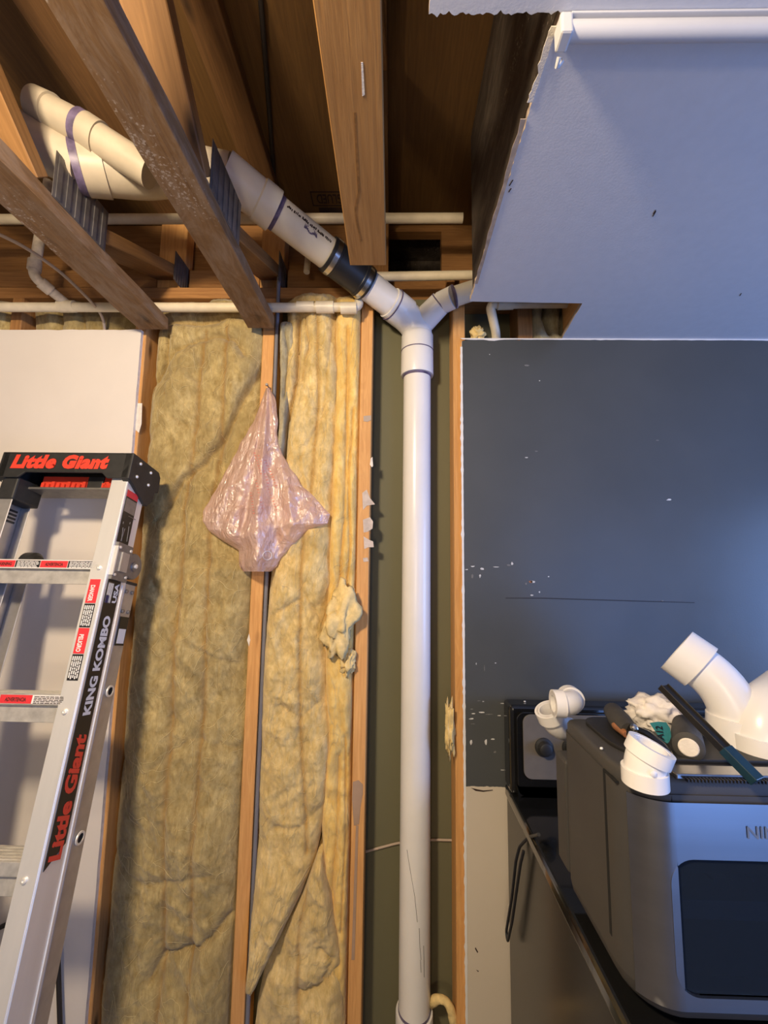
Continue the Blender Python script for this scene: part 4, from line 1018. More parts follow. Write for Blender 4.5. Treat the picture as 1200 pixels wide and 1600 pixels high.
# cap
s0, s1, s2 = front_s(110, 710), front_s(110, 741), front_s(200, 751)
cap = empty('cap', Lp(-LW/2, 0.06, s0), None); cap.parent = lad; cap.location = Vector(cap.location)-root_offset(lad)
bpy.data.objects.remove(cap)
prof = [(-0.012, s0), (-0.012, s2-0.002), (0.010, s2+0.006), (0.072, s2+0.038), (0.088, s2+0.040), (0.108, s2+0.018), (0.112, s2-0.012), (0.128, s2-0.016), (0.124, s0+0.012), (0.112, s0)]
m = MB()
for xa, xb in ((-0.014, 0.008), (-LW-0.008, -LW+0.014)):
    m.prism([Lp(xa, y, s) for y, s in prof], Vector((xb-xa, 0, 0)))
lbox(m, -LW, 0, -0.012, 0.112, s0, s0+0.006); lbox(m, -LW+0.002, -0.002, 0.100, 0.112, s0, s1+0.01)
fp = [(-LW-0.004, s0), (0.004, s0), (0.004, s2-0.002), (-0.050, s2-0.002), (-0.066, s1), (-LW+0.066, s1), (-LW+0.050, s2-0.002), (-LW-0.004, s2-0.002)]
m.prism([Lp(x, -0.012, s) for x, s in fp], NR*0.006)
capm = m.build('cap', 'black_plastic', lad, bevel=0.002, bseg=2)
ux, uy = Vector((1, 0, 0)), -D0
a = hit_front(22, 735); tw = hit_front(173, 735).x-a.x; hh = (s1-s0)*0.70
text_mb('Little Giant', a-NR*0.0125+Vector((0, 0, 0)), ux, uy, hh, tw, shear=0.16, bold=0.07, extrude=0.0007, space=1.12).build('lettering', 'red_print', capm)
for px, py in ((215, 725), (231, 739), (209, 745), (227, 758)):
    y, s = side_ys(px, py); m = MB().lathe(Lp(0.007, y, s), (1, 0, 0), [(0, 0.0045), (0.003, 0.0045), (0.005, 0.002)], 12).build('rivet', 'alu', capm, smooth=30)
for xa, xb in ((-0.262, -0.135), (-0.092, -0.042)):
    m = MB(); lbox(m, xa, xb, 0.04, 0.075, s1-0.01, s1+0.024)
    n = 9
    for i in range(n):
        xx = xa+(xb-xa)*(i+0.5)/n; lbox(m, xx-0.004, xx+0.004, 0.034, 0.041, s1+0.004*math.sin(i*2.1)+0.010, s1+0.024)
    m.build('tool_slot', 'red_plastic', capm)
lbox(MB(), -0.135, -0.092, 0.035, 0.08, s1-0.01, s1+0.026).build('hinge_block', 'black_plastic', capm, bevel=0.003)
lbox(MB(), -LW+0.03, -0.035, 0.03, 0.10, s1+0.024, s1+0.031).build('under_bar', 'cast', capm, bevel=0.002)
# black shoulder on the inside of the left rail, with ribs
sb0, sb1 = s2+0.002, front_s(20, 797)
m = MB(); lbox(m, -LW+0.004, -LW+LR+0.004, -0.004, RD, sb0-0.01, sb1-0.03)
sh = m.build('shoulder', 'black_plastic', lad, bevel=0.004)
for i in range(4): lbox(MB(), -LW+0.0032, -LW+0.0055, 0.012, RD-0.012, sb1-0.018+i*0.010, sb1-0.013+i*0.010).build('rib', 'rubber', sh)
# treads
for i, (px, py, lab) in enumerate(((140, 880, 0), (90, 1091, 1), (30, 1356, 2))):
    s = front_s(px, py); x0, x1 = -LW+0.004, -0.004
    st = empty('step', Lp(-LW/2, 0.03, s)); st.parent = lad; st.location = Lp(-LW/2, 0.03, s)-Vector(lad.location)
    lbox(MB(), x0, x1, 0.004, RD-0.004, s-0.008, s-0.004).build('tread', 'alu_tread', st, bevel=0.0008, bseg=1)
    m = MB(); lbox(m, x0, x1, 0.001, 0.005, s-0.008, s+0.016); lbox(m, x0, x1, 0.010, 0.013, s+0.016, s+0.050); lbox(m, x0, x1, 0.001, 0.013, s+0.013, s+0.016); lbox(m, x0, x1, RD-0.008, RD-0.005, s-0.006, s+0.03)
    m.build('front_lip', 'alu_tread', st, bevel=0.0008, bseg=1)
    for k in range(5): lbox(MB(), x0+0.002, x1-0.002, 0.010+k*0.013, 0.013+k*0.013, s-0.0095, s-0.008).build('tread_ridge', 'alu_tread', st)
    def stick(xa, xb, mat, txt=None, tm='ink', lines=0):
        o = lbox(MB(), xa, xb, 0.0003, 0.0012, s-0.005, s+0.012).build('sticker', mat, st)
        if txt: text_mb(txt, Lp(xa+0.012, 0.0002, s+0.008), ux, uy, 0.008, (xb-xa)*0.66, bold=0.03, extrude=0.0002).build('lettering', tm, o)
        if lines:
            mm = MB(); rr_ = random.Random(xa)
            for q in range(lines):
                z = s-0.003+q*0.0032; xx = xa+0.004
                while xx < xb-0.008:
                    l_ = 0.004+0.008*rr_.random(); lbox(mm, xx, min(xx+l_, xb-0.003), 0.0, 0.0003, z, z+0.0018); xx += l_+0.0015
            mm.build('fine_print', tm, o)
    if lab == 0:
        lbox(MB(), x0+0.002, x1-0.06+0.045, 0.0005, 0.0010, s-0.007, s+0.014).build('sticker_base', 'label_white', st)
        stick(x0+0.04, x0+0.098, 'label_red', 'WARNING', 'ink'); stick(x0+0.099, x0+0.160, 'label_black', None, 'label_white', 5)
        stick(x0+0.161, x0+0.228, 'label_red', 'ADVERTENCIA', 'ink'); stick(x0+0.229, x0+0.305, 'label_black', None, 'label_white', 5)
    if lab == 1:
        stick(x0+0.155, x0+0.226, 'label_red', 'ADVERTENCIA', 'ink'); stick(x0+0.227, x0+0.300, 'label_white', None, 'ink', 5)
for px, py in ((155, 887), (101, 1112), (38, 1376)):
    MB().lathe(hit_front(px, py)-NR*0.0002, -NR, [(0, 0.0055), (0.003, 0.0055), (0.004, 0.003), (0.004, 0.0022), (0.002, 0.002)], 14).build('rivet', 'alu', rR, smooth=30)
for py in (940, 1190, 1470):
    pass
for x0 in (-0.046, -LW): lbox(MB(), x0, x0+0.046, -0.004, RD+0.004, SEND-0.05, SEND).build('foot', 'rubber', lad, bevel=0.004)
# warning stickers on the front flange of the right rail (read downwards)
def flange(pa, pb, mat, txt=None, tm='label_white', lines=0):
    sa, sb = front_s(*pa), front_s(*pb); x0, x1 = -0.037, -0.012
    o = lbox(MB(), x0, x1, -0.0008, 0.0, sa, sb).build('sticker', mat, rR)
    if txt: text_mb(txt, Lp(x0+0.005, -0.0009, sa+(sb-sa)*0.25), D0+Vector((KX, 0, 0)), (1, 0, 0), 0.011, (sb-sa)*0.68, bold=0.03, extrude=0.0003).build('lettering', tm, o)
    if lines:
        mm = MB(); rr_ = random.Random(5)
        for q in range(lines):
            xx = x0+0.002+q*0.0046; ss = sa+0.004
            while ss < sb-0.006:
                l_ = 0.004+0.008*rr_.random(); lbox(mm, xx, xx+0.0026, -0.0012, -0.0008, ss, min(ss+l_, sb-0.003)); ss += l_+0.0016
        mm.build('fine_print', tm, o)
flange((140, 905), (130, 942), 'label_red', 'DANGER'); flange((129, 943), (118, 980), 'label_black', None, 'label_white', 5)
flange((117, 981), (107, 1021), 'label_red', 'PELIGRO'); flange((106, 1022), (96, 1063), 'label_black', None, 'label_white', 5)
# big labels on the outer side of the right rail
SD = (D0+Vector((KX, 0, 0))).normalized()
def side_box(name, mat, ya, yb, sa, sb, par, th=0.0010, x0=0.0002, cut=0.0):
    return MB().prism([Lp(x0, ya, sa), Lp(x0, yb, sa), Lp(x0, yb, sb-cut), Lp(x0, ya, sb)], (th, 0, 0)).build(name, mat, par)
y_a = 0.008; y_b = 0.056
sU0, sU1 = side_ys(200, 765)[1], side_ys(192, 850)[1]
lb = side_box('pictogram_label', 'label_black', 0.006, 0.052, sU0, sU1, rR)
side_box('label_header', 'label_red', 0.006, 0.052, sU0, sU0+0.018, lb, 0.0004, 0.0012)
side_box('label_panel', 'cast', 0.008, 0.050, sU0+0.022, sU0+0.058, lb, 0.0003, 0.0012)
m = MB()
for i, (yy, ss, ln, an) in enumerate(((0.018, 0.10, 0.035, 0.15), (0.026, 0.10, 0.035, -0.15), (0.040, 0.09, 0.04, 0.1), (0.015, 0.085, 0.006, 0), (0.041, 0.078, 0.006, 0), (0.03, 0.065, 0.03, 1.57))):
    q0 = Lp(0.0013, yy, sU0+ss); q1 = Lp(0.0013, yy+math.sin(an)*ln, sU0+ss+math.cos(an)*ln); m.tube([q0, q1], 0.0009, 5)
m.build('pictogram', 'cast', lb)
sK0, sK1 = side_ys(178, 905)[1], side_ys(62, 1366)[1]
kb = side_box('name_label', 'label_black', y_a, y_b, sK0, sK1, rR, cut=0.03)
def side_text(txt, mat, ya, yb, sa, sb, par, sh=0.0, bold=0.03):
    """reads upwards along the rail, letter tops towards the room"""
    text_mb(txt, Lp(0.0014, yb, sb), -SD, -NR, yb-ya, sb-sa, shear=sh, bold=bold, extrude=0.0003).build('lettering', mat, par)
kS = lambda px, py: side_ys(px, py)[1]
side_text('USA', 'label_white', 0.036, 0.052, kS(184, 912), kS(180, 943), kb, 0, 0.04)
fl = side_box('flag_patch', 'cast', 0.011, 0.031, kS(172, 910), kS(166, 942), kb, 0.0004, 0.0012)
side_box('flag_canton', 'label_navy', 0.011, 0.021, kS(166, 930), kS(166, 942), fl, 0.0004, 0.0016)
for i in range(6): side_box('flag_stripe', 'label_white', 0.012+i*0.0033, 0.0135+i*0.0033, kS(172, 911), kS(166, 941 if i > 2 else 929), fl, 0.0002, 0.0016)
side_text('KING KOMBO', 'label_white', 0.020, 0.046, kS(165, 962), kS(130, 1118), kb, 0, 0.045)
side_text('Little Giant', 'red_print', 0.013, 0.050, kS(125, 1147), kS(78, 1352), kb, 0.22, 0.045)
# hinge lock
h0, h1 = kS(185, 848), kS(175, 906)
hp = side_box('hinge_plate', 'cast', 0.006, 0.066, h0, h1, lad, 0.008, 0.0003)
side_box('hinge_button', 'alu_dull', 0.022, 0.050, h0+0.022, h1-0.022, hp, 0.005, 0.0085)
side_box('hinge_edge', 'alu', 0.004, 0.008, h0+0.01, h1-0.01, hp, 0.010, 0.0003)
for yy, ss in ((0.014, h0+0.012), (0.058, h0+0.012), (0.014, h1-0.012), (0.058, h1-0.012)):
    MB().lathe(Lp(0.0083, yy, ss), (1, 0, 0), [(0, 0.004), (0.0025, 0.0035), (0.003, 0)], 10).build('rivet', 'alu', hp, smooth=30)
y9, s9 = side_ys(208, 886)
hd = MB().lathe(Lp(-0.006, 0.088, s9), (1, 0, 0), [(0, 0.034), (0.010, 0.034), (0.012, 0.032), (0.012, 0.014), (0.015, 0.012), (0.015, 0)], 32).build('hinge_disc', 'cast', lad, smooth=35)
MB().lathe(Lp(0.009, 0.088, s9), (1, 0, 0), [(0, 0.006), (0.004, 0.006), (0.005, 0.004)], 6).build('hinge_bolt', 'alu', hd, smooth=30)
for yy, ss in ((0.088, 0.022), (0.112, 0.022), (0.088, 0.072), (0.112, 0.072)):
    MB().lathe(Lp(0.0, yy, sr+ss), (1, 0, 0), [(0, 0.005), (0.002, 0.005), (0.003, 0.003)], 12).build('rivet', 'cast', bR, smooth=30)
lb2 = side_box('code_label', 'label_black', 0.084, 0.118, sr+0.085, sr+0.155, bR, 0.0008, 0.0)
side_box('code_patch', 'label_white', 0.087, 0.115, sr+0.115, sr+0.150, lb2, 0.0003, 0.0008)
for px, py in ((170, 1080), (116, 1314)):
    s = kS(px, py); g = MB().lathe(Lp(0.0, 0.100, s), (1, 0, 0), [(0, 0.0135), (0.003, 0.013), (0.003, 0.009), (0.0005, 0.009)], 24).build('grommet', 'alu', bR, smooth=30)
    MB().lathe(Lp(0.0005, 0.100, s), (1, 0, 0), [(0, 0.009), (0.0012, 0.009)], 24).build('grommet_hole', 'black_void', g)
# dark knob low behind the left rail
kn = Lp(-LW+0.055, 0.10, front_s(25, 868)); MB().lathe(kn, (1, 0, 0), [(-0.015, 0.0), (-0.015, 0.03), (0.008, 0.03), (0.015, 0.022), (0.015, 0)], 24).build('hinge_knob', 'black_plastic', lad, smooth=35)

# ================================================================== RANGE AND COUNTERTOP OVEN
OY = -0.635
ZO = at(1150, 1254, Y=OY).z+0.028; ZOB = at(1120, 1578, Y=OY).z-0.022; ZK = ZOB-0.020
SXL = at(797, 1180, Y=-0.075).x; SXR = SXL+0.76
print('oven top', ZO, 'cooktop', ZK, 'stove x', SXL)
rg = empty('kitchen_range', (SXL+0.38, -0.36, 0), 'black kitchen range under the countertop oven, against the dark wall', 'range')
ZBG = at(900, 1098, Y=-0.04).z
MB().boxmm((SXL+0.006, -0.66, 0.03), (SXR-0.006, -0.012, ZK-0.03)).build('body', 'stove_side', rg, bevel=0.004)
MB().boxmm((SXL, -0.685, ZK-0.032), (SXR, -0.012, ZK)).build('cooktop', 'black_gloss', rg, bevel=0.008, bseg=3)
bg = MB().boxmm((SXL, -0.075, ZK), (SXR, -0.010, ZBG)).build('backguard', 'black_gloss', rg, bevel=0.012, bseg=4)
def rrect(x0, x1, z0, z1, r, y, n=6):
    pts = []
    for cx_, cz_, a0 in ((x1-r, z1-r, 0), (x0+r, z1-r, 90), (x0+r, z0+r, 180), (x1-r, z0+r, 270)):
        for i in range(n+1):
            a = math.radians(a0+90*i/n); pts.append(Vector((cx_+r*math.cos(a), y, cz_+r*math.sin(a))))
    return pts
zq = at(830, 1238, Y=-0.08).z; zq1 = at(830, 1116, Y=-0.08).z; zq0 = at(830, 1217, Y=-0.08).z
MB().prism(rrect(SXL+0.018, SXR-0.018, zq, ZBG-0.014, 0.022, -0.0805), (0, 0.006, 0)).build('panel_frame', 'black_gloss', bg, bevel=0.002)
MB().prism(rrect(SXL+0.034, SXR-0.034, zq0, zq1, 0.022, -0.083), (0, 0.005, 0)).build('control_panel', 'panel_taupe', bg, bevel=0.001)
for i, x in enumerate((SXL+0.088, SXL+0.16, SXR-0.16, SXR-0.09)):
    MB().lathe((x, -0.083, (zq0+zq1)/2), (0, -1, 0), [(0, 0.024), (0.004, 0.024), (0.006, 0.018), (0.020, 0.016), (0.022, 0.012)], 24).build('knob', 'black_plastic', bg, smooth=35)
MB().prism(rrect(SXL+0.018, SXR-0.018, ZK+0.004, zq-0.006, 0.018, -0.083), (0, 0.008, 0)).build('lower_panel', 'black_gloss', bg, bevel=0.003)
MB().boxmm((SXL+0.01, -0.688, 0.20), (SXR-0.01, -0.66, ZK-0.12)).build('oven_door', 'black_gloss', rg, bevel=0.006)
MB().boxmm((SXL+0.01, -0.680, 0.04), (SXR-0.01, -0.66, 0.19)).build('drawer', 'stove_side', rg, bevel=0.006)
hd = MB().tube([(SXL+0.08, -0.73, ZK-0.15), (SXR-0.08, -0.73, ZK-0.15)], 0.011, 16).build('handle', 'black_gloss', rg, smooth=40)
for x in (SXL+0.1, SXR-0.1): MB().tube([(x, -0.73, ZK-0.15), (x, -0.686, ZK-0.15)], 0.009, 12).build('handle_post', 'black_gloss', hd, smooth=40)
for x in (SXL+0.05, SXR-0.05):
    for y in (-0.6, -0.08): MB().lathe((x, y, 0), (0, 0, 1), [(0, 0.02), (0.032, 0.018)], 12).build('foot', 'rubber', rg)

OX0 = at(948, 1240, Y=-0.575).x; OX1 = 2*at(1199, 1300, Y=OY).x-OX0; OYB = at(857, 1120, Z=ZO).y
print('oven x', OX0, OX1, 'back', OYB)
ov = empty('countertop_oven', ((OX0+OX1)/2, (OY+OYB)/2, ZOB), 'grey and brushed steel countertop oven standing on the black range', 'oven')
RC = 0.060
def outline(x0, x1, yf, yb, rf, rb, z, n=10):
    pts = []
    for cx_, cy_, a0, r in ((x0+rf, yf+rf, 180, rf), (x1-rf, yf+rf, 270, rf), (x1-rb, yb-rb, 0, rb), (x0+rb, yb-rb, 90, rb)):
        for i in range(n+1):
            a = math.radians(a0+90*i/n); pts.append(Vector((cx_+r*math.cos(a), cy_+r*math.sin(a), z)))
    return pts
wx0 = at(1050, 1450, Y=OY).x; wz1 = at(1120, 1341, Y=OY).z; wz0 = at(1120, 1556, Y=OY).z; wx1 = (OX0+OX1)-wx0
n = 10
def shell(x0, x1, yf, yb, rf, rb, z0, z1, hx0, hx1, hz0, hz1, depth):
    m = MB(); o = outline(x0, x1, yf, yb, rf, rb, z0, n); N = len(o); o2 = [Vector((p.x, p.y, z1)) for p in o]
    m.v = o+o2; skip = n
    for i in range(N):
        j = (i+1) % N
        if i == skip: continue
        m.f.append((i, j, N+j, N+i)); m.mi.append(0)
    m.f.append(tuple(reversed(range(N)))); m.mi.append(0); m.f.append(tuple(range(N, 2*N))); m.mi.append(0)
    a, b, c, d_ = skip, skip+1, N+skip+1, N+skip
    k = len(m.v)
    for yy in (yf, yf+depth):
        m.v += [Vector((hx0, yy, hz0)), Vector((hx1, yy, hz0)), Vector((hx1, yy, hz1)), Vector((hx0, yy, hz1))]
    for f in ((a, b, k+1, k), (b, c, k+2, k+1), (c, d_, k+3, k+2), (d_, a, k, k+3)): m.f.append(f); m.mi.append(0)
    for f in ((k, k+1, k+5, k+4), (k+1, k+2, k+6, k+5), (k+2, k+3, k+7, k+6), (k+3, k, k+4, k+7), (k+4, k+5, k+6, k+7)): m.f.append(f); m.mi.append(1)
    return m
bd = shell(OX0, OX1, OY, OYB, RC, 0.02, ZOB+0.03, ZO-0.020, wx0, wx1, wz0, wz1, 0.27).build('body', ['oven_grey', 'oven_dark'], ov, smooth=40)
MB().boxmm((OX0+0.001, OYB-0.004, ZOB+0.03), (OX1-0.001, OYB+0.045, ZO-0.078)).build('rear_housing', 'oven_grey', ov, bevel=0.006)
# undercut base
b0 = outline(OX0, OX1, OY, OYB, RC, 0.02, ZOB+0.03, n); cxm = (OX0+OX1)/2; cym = (OY+OYB)/2
m = MB(); lv = []
for f_, z in ((1.0, ZOB+0.03), (0.985, ZOB+0.016), (0.95, ZOB+0.006), (0.89, ZOB)):
    lv.append([Vector((cxm+(p.x-cxm)*f_, cym+(p.y-cym)*f_, z)) for p in b0])
N = len(b0)
for l in lv: m.v += l
for q in range(3):
    for i in range(N): m.f.append((q*N+i, q*N+(i+1) % N, (q+1)*N+(i+1) % N, (q+1)*N+i)); m.mi.append(0)
m.f.append(tuple(range(3*N, 4*N))); m.mi.append(0)
m.build('base', 'oven_grey', ov, smooth=40)
for x in (OX0+0.07, OX1-0.07):
    for y in (OY+0.08, OYB-0.05): MB().lathe((x, y, ZK), (0, 0, 1), [(0, 0.016), (ZOB-ZK+0.002, 0.018)], 16).build('foot', 'rubber', ov, smooth=30)
# top cover, slightly inset
m = MB(); lv = []
for ins, z in ((0.002, ZO-0.020), (0.002, ZO-0.006), (0.004, ZO-0.002), (0.008, ZO)):
    lv.append(outline(OX0+ins, OX1-ins, OY+ins, OYB-ins, RC, 0.02, z, n))
for l in lv: m.v += l
for q in range(3):
    for i in range(N): m.f.append((q*N+i, q*N+(i+1) % N, (q+1)*N+(i+1) % N, (q+1)*N+i)); m.mi.append(0)
m.f.append(tuple(range(3*N, 4*N))); m.mi.append(0)
topc = m.build('top_cover', 'oven_grey', ov, smooth=40)
# raised plate on top
x_p = at(912, 1130, Z=ZO).x; yp0 = at(985, 1192, Z=ZO).y; yp1 = at(930, 1112, Z=ZO).y
m = MB(); a = outline(x_p, OX1-(x_p-OX0), yp0, min(yp1, OYB-0.012), 0.07, 0.03, ZO-0.001, n)
m.prism(a, (0, 0, 0.008)); m.build('top_plate', 'oven_dark', topc, bevel=0.002, bseg=2, smooth=35)
# steel strip and dark ridged strip along the front of the top
y_s1 = at(1120, 1196, Z=ZO+0.006).y; y_s0 = at(1120, 1211, Z=ZO+0.006).y; xs_ = at(1040, 1203, Z=ZO).x
MB().boxmm((xs_, y_s0, ZO-0.001), (OX0+OX1-xs_, y_s1, ZO+0.006)).build('steel_strip', 'brushed', topc, bevel=0.0015)
m = MB()
for i in range(44):
    xx = xs_+0.01+i*(OX0+OX1-2*xs_-0.02)/44; m.boxmm((xx, y_s0-0.008, ZO-0.001), (xx+0.0022, y_s0-0.001, ZO+0.003))
g = m.build('vent_ridge', 'oven_dark', topc); g['kind'] = 'stuff'
# brushed steel front wrapped round the corners, with the window cut out
zs0, zs1 = ZOB+0.022, ZO-0.028
hole_ = []
_h = rrect(wx0, wx1, wz0, wz1, 0.032, OY-0.004, 8)
for i_, p_ in enumerate(_h):
    q_ = _h[(i_+1) % len(_h)]; k_ = max(1, int((q_-p_).length/0.012))
    hole_ += [p_.lerp(q_, u_/k_) for u_ in range(k_)]
fx0, fx1 = OX0+RC, OX1-RC
m = MB(); Nh = len(hole_); outer = []
for p in hole_:
    cx_, cz_ = (wx0+wx1)/2, (wz0+wz1)/2; dx, dz = p.x-cx_, p.z-cz_
    tx = ((fx1 if dx > 0 else fx0)-cx_)/dx if abs(dx) > 1e-6 else 1e9; tz = ((zs1 if dz > 0 else zs0)-cz_)/dz if abs(dz) > 1e-6 else 1e9
    t_ = min(tx, tz); outer.append(Vector((cx_+dx*t_, OY-0.004, cz_+dz*t_)))
m.v = hole_+outer+[Vector((p.x, OY+0.006, p.z)) for p in hole_]
for i in range(Nh):
    j = (i+1) % Nh; m.f.append((i, j, Nh+j, Nh+i)); m.mi.append(0); m.f.append((i, 2*Nh+i, 2*Nh+j, j)); m.mi.append(0)
# fill the four corners between the radial outer points and the sheet's corners
for cxn, czn in ((fx0, zs0), (fx1, zs0), (fx1, zs1), (fx0, zs1)):
    for i in range(Nh):
        a, b = outer[i], outer[(i+1) % Nh]
        onx = lambda p: abs(p.x-cxn) < 1e-6; onz = lambda p: abs(p.z-czn) < 1e-6
        if (onx(a) and onz(b) and not onz(a)) or (onz(a) and onx(b) and not onx(a)):
            k = len(m.v); m.v.append(Vector((cxn, OY-0.004, czn))); m.f.append((Nh+i, Nh+(i+1) % Nh, k)); m.mi.append(0)
for x_c, a0, a1 in ((fx0, 270, 217), (fx1, 270, 323)):
    k = len(m.v); q = 10
    for i in range(q+1):
        an = math.radians(a0+(a1-a0)*i/q)
        for z in (zs0, zs1): m.v.append(Vector((x_c+(RC+0.004)*math.cos(an), OY+RC+(RC+0.004)*math.sin(an), z)))
    for z in (zs0, zs1): m.v.append(Vector((x_c+(RC-0.002)*math.cos(an), OY+RC+(RC-0.002)*math.sin(an), z)))
    for i in range(q+1): m.f.append((k+2*i, k+2*i+2, k+2*i+3, k+2*i+1)); m.mi.append(0)
stl = m.build('steel_front', 'brushed', ov, smooth=40)
gl = MB().prism(rrect(wx0+0.001, wx1-0.001, wz0+0.001, wz1-0.001, 0.031, OY+0.001), (0, 0.003, 0)).build('window_glass', 'oven_glass', ov)
m = MB(); a = rrect(wx0, wx1, wz0, wz1, 0.032, OY+0.005, 8); b = rrect(wx0+0.018, wx1-0.018, wz0+0.020, wz1-0.022, 0.03, OY+0.005, 8); NN = len(a)
m.v = a+b; 
for i in range(NN): m.f.append((i, (i+1) % NN, NN+(i+1) % NN, NN+i)); m.mi.append(0)
m.build('window_frame', 'oven_dark', ov)
MB().boxmm((wx0+0.012, OY+0.03, wz0+0.075), (wx1-0.012, OY+0.24, wz0+0.081)).build('tray', 'alu_dull', ov)
MB().boxmm((wx0+0.012, OY+0.028, wz0+0.070), (wx1-0.012, OY+0.032, wz0+0.095)).build('tray_lip', 'alu_dull', ov)
for i in range(9):
    xx = wx0+0.02+i*(wx1-wx0-0.04)/8; MB().tube([(xx, OY+0.03, wz0+0.12), (xx, OY+0.24, wz0+0.12)], 0.0016, 8).build('rack_wire', 'steel_band', ov)
MB().boxmm((wx0+0.05, OY+0.20, wz1-0.055), (wx0+0.066, OY+0.22, wz1)).build('heater_bracket', 'alu_dull', ov)
tx = at(1163, 1300, Y=OY); th_ = at(1163, 1288, Y=OY).z-at(1163, 1313, Y=OY).z; tw_ = 2*((OX0+OX1)/2-tx.x)
text_mb('NINJA', (tx.x, OY-0.0041, at(1163, 1313, Y=OY).z), (1, 0, 0), (0, 0, 1), th_, tw_, bold=0.01, extrude=0.0010).build('lettering', 'cast', stl)
# dark slot on the side and seam under the top cover
a = at(948, 1238, X=OX0); b = at(957, 1498, X=OX0)
sl0 = OY+RC+0.002
MB().boxmm((OX0-0.0006, sl0, ZOB+0.055), (OX0+0.001, sl0+0.006, ZO-0.022)).build('side_slot', 'black_void', ov)
MB().boxmm((OX0-0.0006, sl0-0.030, ZO-0.0225), (OX0+0.004, sl0+0.006, ZO-0.0195)).build('seam', 'black_void', ov)
# cord
cpts = [at(842, 1304, Y=-0.30), at(826, 1308, Y=-0.20), at(812, 1322, Y=-0.16), at(806, 1345, X=SXL-0.012), at(800, 1400, X=SXL-0.013), at(791, 1455, X=SXL-0.013), at(793, 1472, X=SXL-0.014), at(800, 1440, X=SXL-0.012), at(813, 1350, X=SXL-0.010), at(818, 1330, Y=-0.2)]
o = MB().tube(rounded(cpts, 0.01, 6), 0.0035, 10).build('power_cord', 'rubber', None, smooth=60)
tag(o, 'black power cord looped over the left edge of the range', 'cord')

# ------------------------------------------------------------------ fittings and tools on the oven
GF = 'loose white pipe fittings on the oven'
def open_hub(m, p, dv, L, ro, ri):
    dv = Vector(dv).normalized(); m.pipe([p, p+dv*L], ro, ri, 40); return m
def fitting(label, pts, rb, hubs, rr=0.05, name='pipe_fitting'):
    pts = [Vector(p) for p in pts]; e = empty(name, min(pts, key=lambda p: p.z), label, 'pipe fitting', GF)
    MB().pipe(rounded(pts, rr, 12), rb, rb-0.006, 40).build('bend', 'pvc', e, smooth=40)
    for p, dv, L, ro in hubs: 
        open_hub(MB(), Vector(p), dv, L, ro, rb-0.003).build('hub', 'pvc', e, smooth=40)
        d_ = Vector(dv).normalized(); s_ = d_.cross((CAM-Vector(p))).normalized(); nn_ = s_.cross(d_)
    return e
# bent fitting at the front edge
b0 = at(1008, 1225, Z=ZO); axu = Vector((0.36, -0.10, 0.90)).normalized(); r_ = 0.0252
f1 = fitting('white angled pipe fitting standing at the front edge of the oven', [b0+Vector((0, 0, 0.001)), b0+Vector((0, 0, 0.026)), b0+Vector((0, 0, 0.026))+axu*0.027], r_, [(b0+Vector((0, 0, 0.0005)), (0, 0, 1), 0.020, 0.0285), (b0+Vector((0, 0, 0.026))+axu*0.010, axu, 0.018, 0.0290)], 0.012)
p = b0+Vector((-0.004, -0.0252, 0.026)); MB().lathe(p, (0, -1, 0), [(0, 0.004), (0.002, 0.004), (0.003, 0.002)], 12).build('mould_mark', 'pvc', f1, smooth=30)
# small elbow at the back-left
e0 = at(864, 1099, Z=ZO+0.0255); dx_ = Vector((-1, 0.06, 0.0)).normalized()
e1 = e0-dx_*0.042
fitting('small white elbow lying at the back left corner of the oven, opening to the left', [e0, e1, e1+Vector((0.006, 0.045, -0.002))], 0.0215, [(e0, -dx_, 0.020, 0.0250), (e1+Vector((0.005, 0.027, -0.002)), (0.08, 1, -0.03), 0.018, 0.0250)], 0.032)
g0 = at(856, 1108, Y=OYB+0.060); dg = Vector((-0.40, -0.20, 0.88)).normalized()
g1 = g0-dg*0.042
fitting('white elbow tucked behind the oven below the small elbow', [g0, g1, g1+Vector((0.04, 0.025, -0.015))], 0.0235, [(g0, -dg, 0.022, 0.0275)], 0.028)
# big elbow
k0 = at(1152, 1164, Z=ZO); k0 = Vector((k0.x, k0.y, ZO)); ku = Vector((0.06, 0, 1)).normalized()
tdir = Vector((-0.66, 0.55, 0.62)).normalized()
k1 = k0+ku*0.084; k2 = k1+tdir*0.098
f3 = fitting('large white elbow standing on the oven with its mouth tilted up to the left', [k0+Vector((0, 0, 0.001)), k1, k2], 0.0370, [(k0+Vector((0, 0, 0.0006)), ku, 0.044, 0.0420), (k2-tdir*0.042, tdir, 0.042, 0.0435)], 0.060)
l0 = at(1192, 1178, Z=ZO)
f4 = fitting('second large white elbow beside it at the right edge of the picture', [l0+Vector((0, 0, 0.001)), l0+Vector((0, 0, 0.060)), l0+Vector((0.10, 0.05, 0.085))], 0.0385, [(l0+Vector((0, 0, 0.0006)), (0, 0, 1), 0.030, 0.0420)], 0.048)
mb = MB(); rnd = random.Random(2)
for i in range(5):
    for j in range(3):
        q = at(1148+i*2.3, 1156-j*3.2, Y=l0.y-0.055)
        mb.boxmm(q-Vector((0.0012, 0.0, 0.0012)), q+Vector((0.0010*rnd.random()+0.0004, 0.0004, 0.0012)))
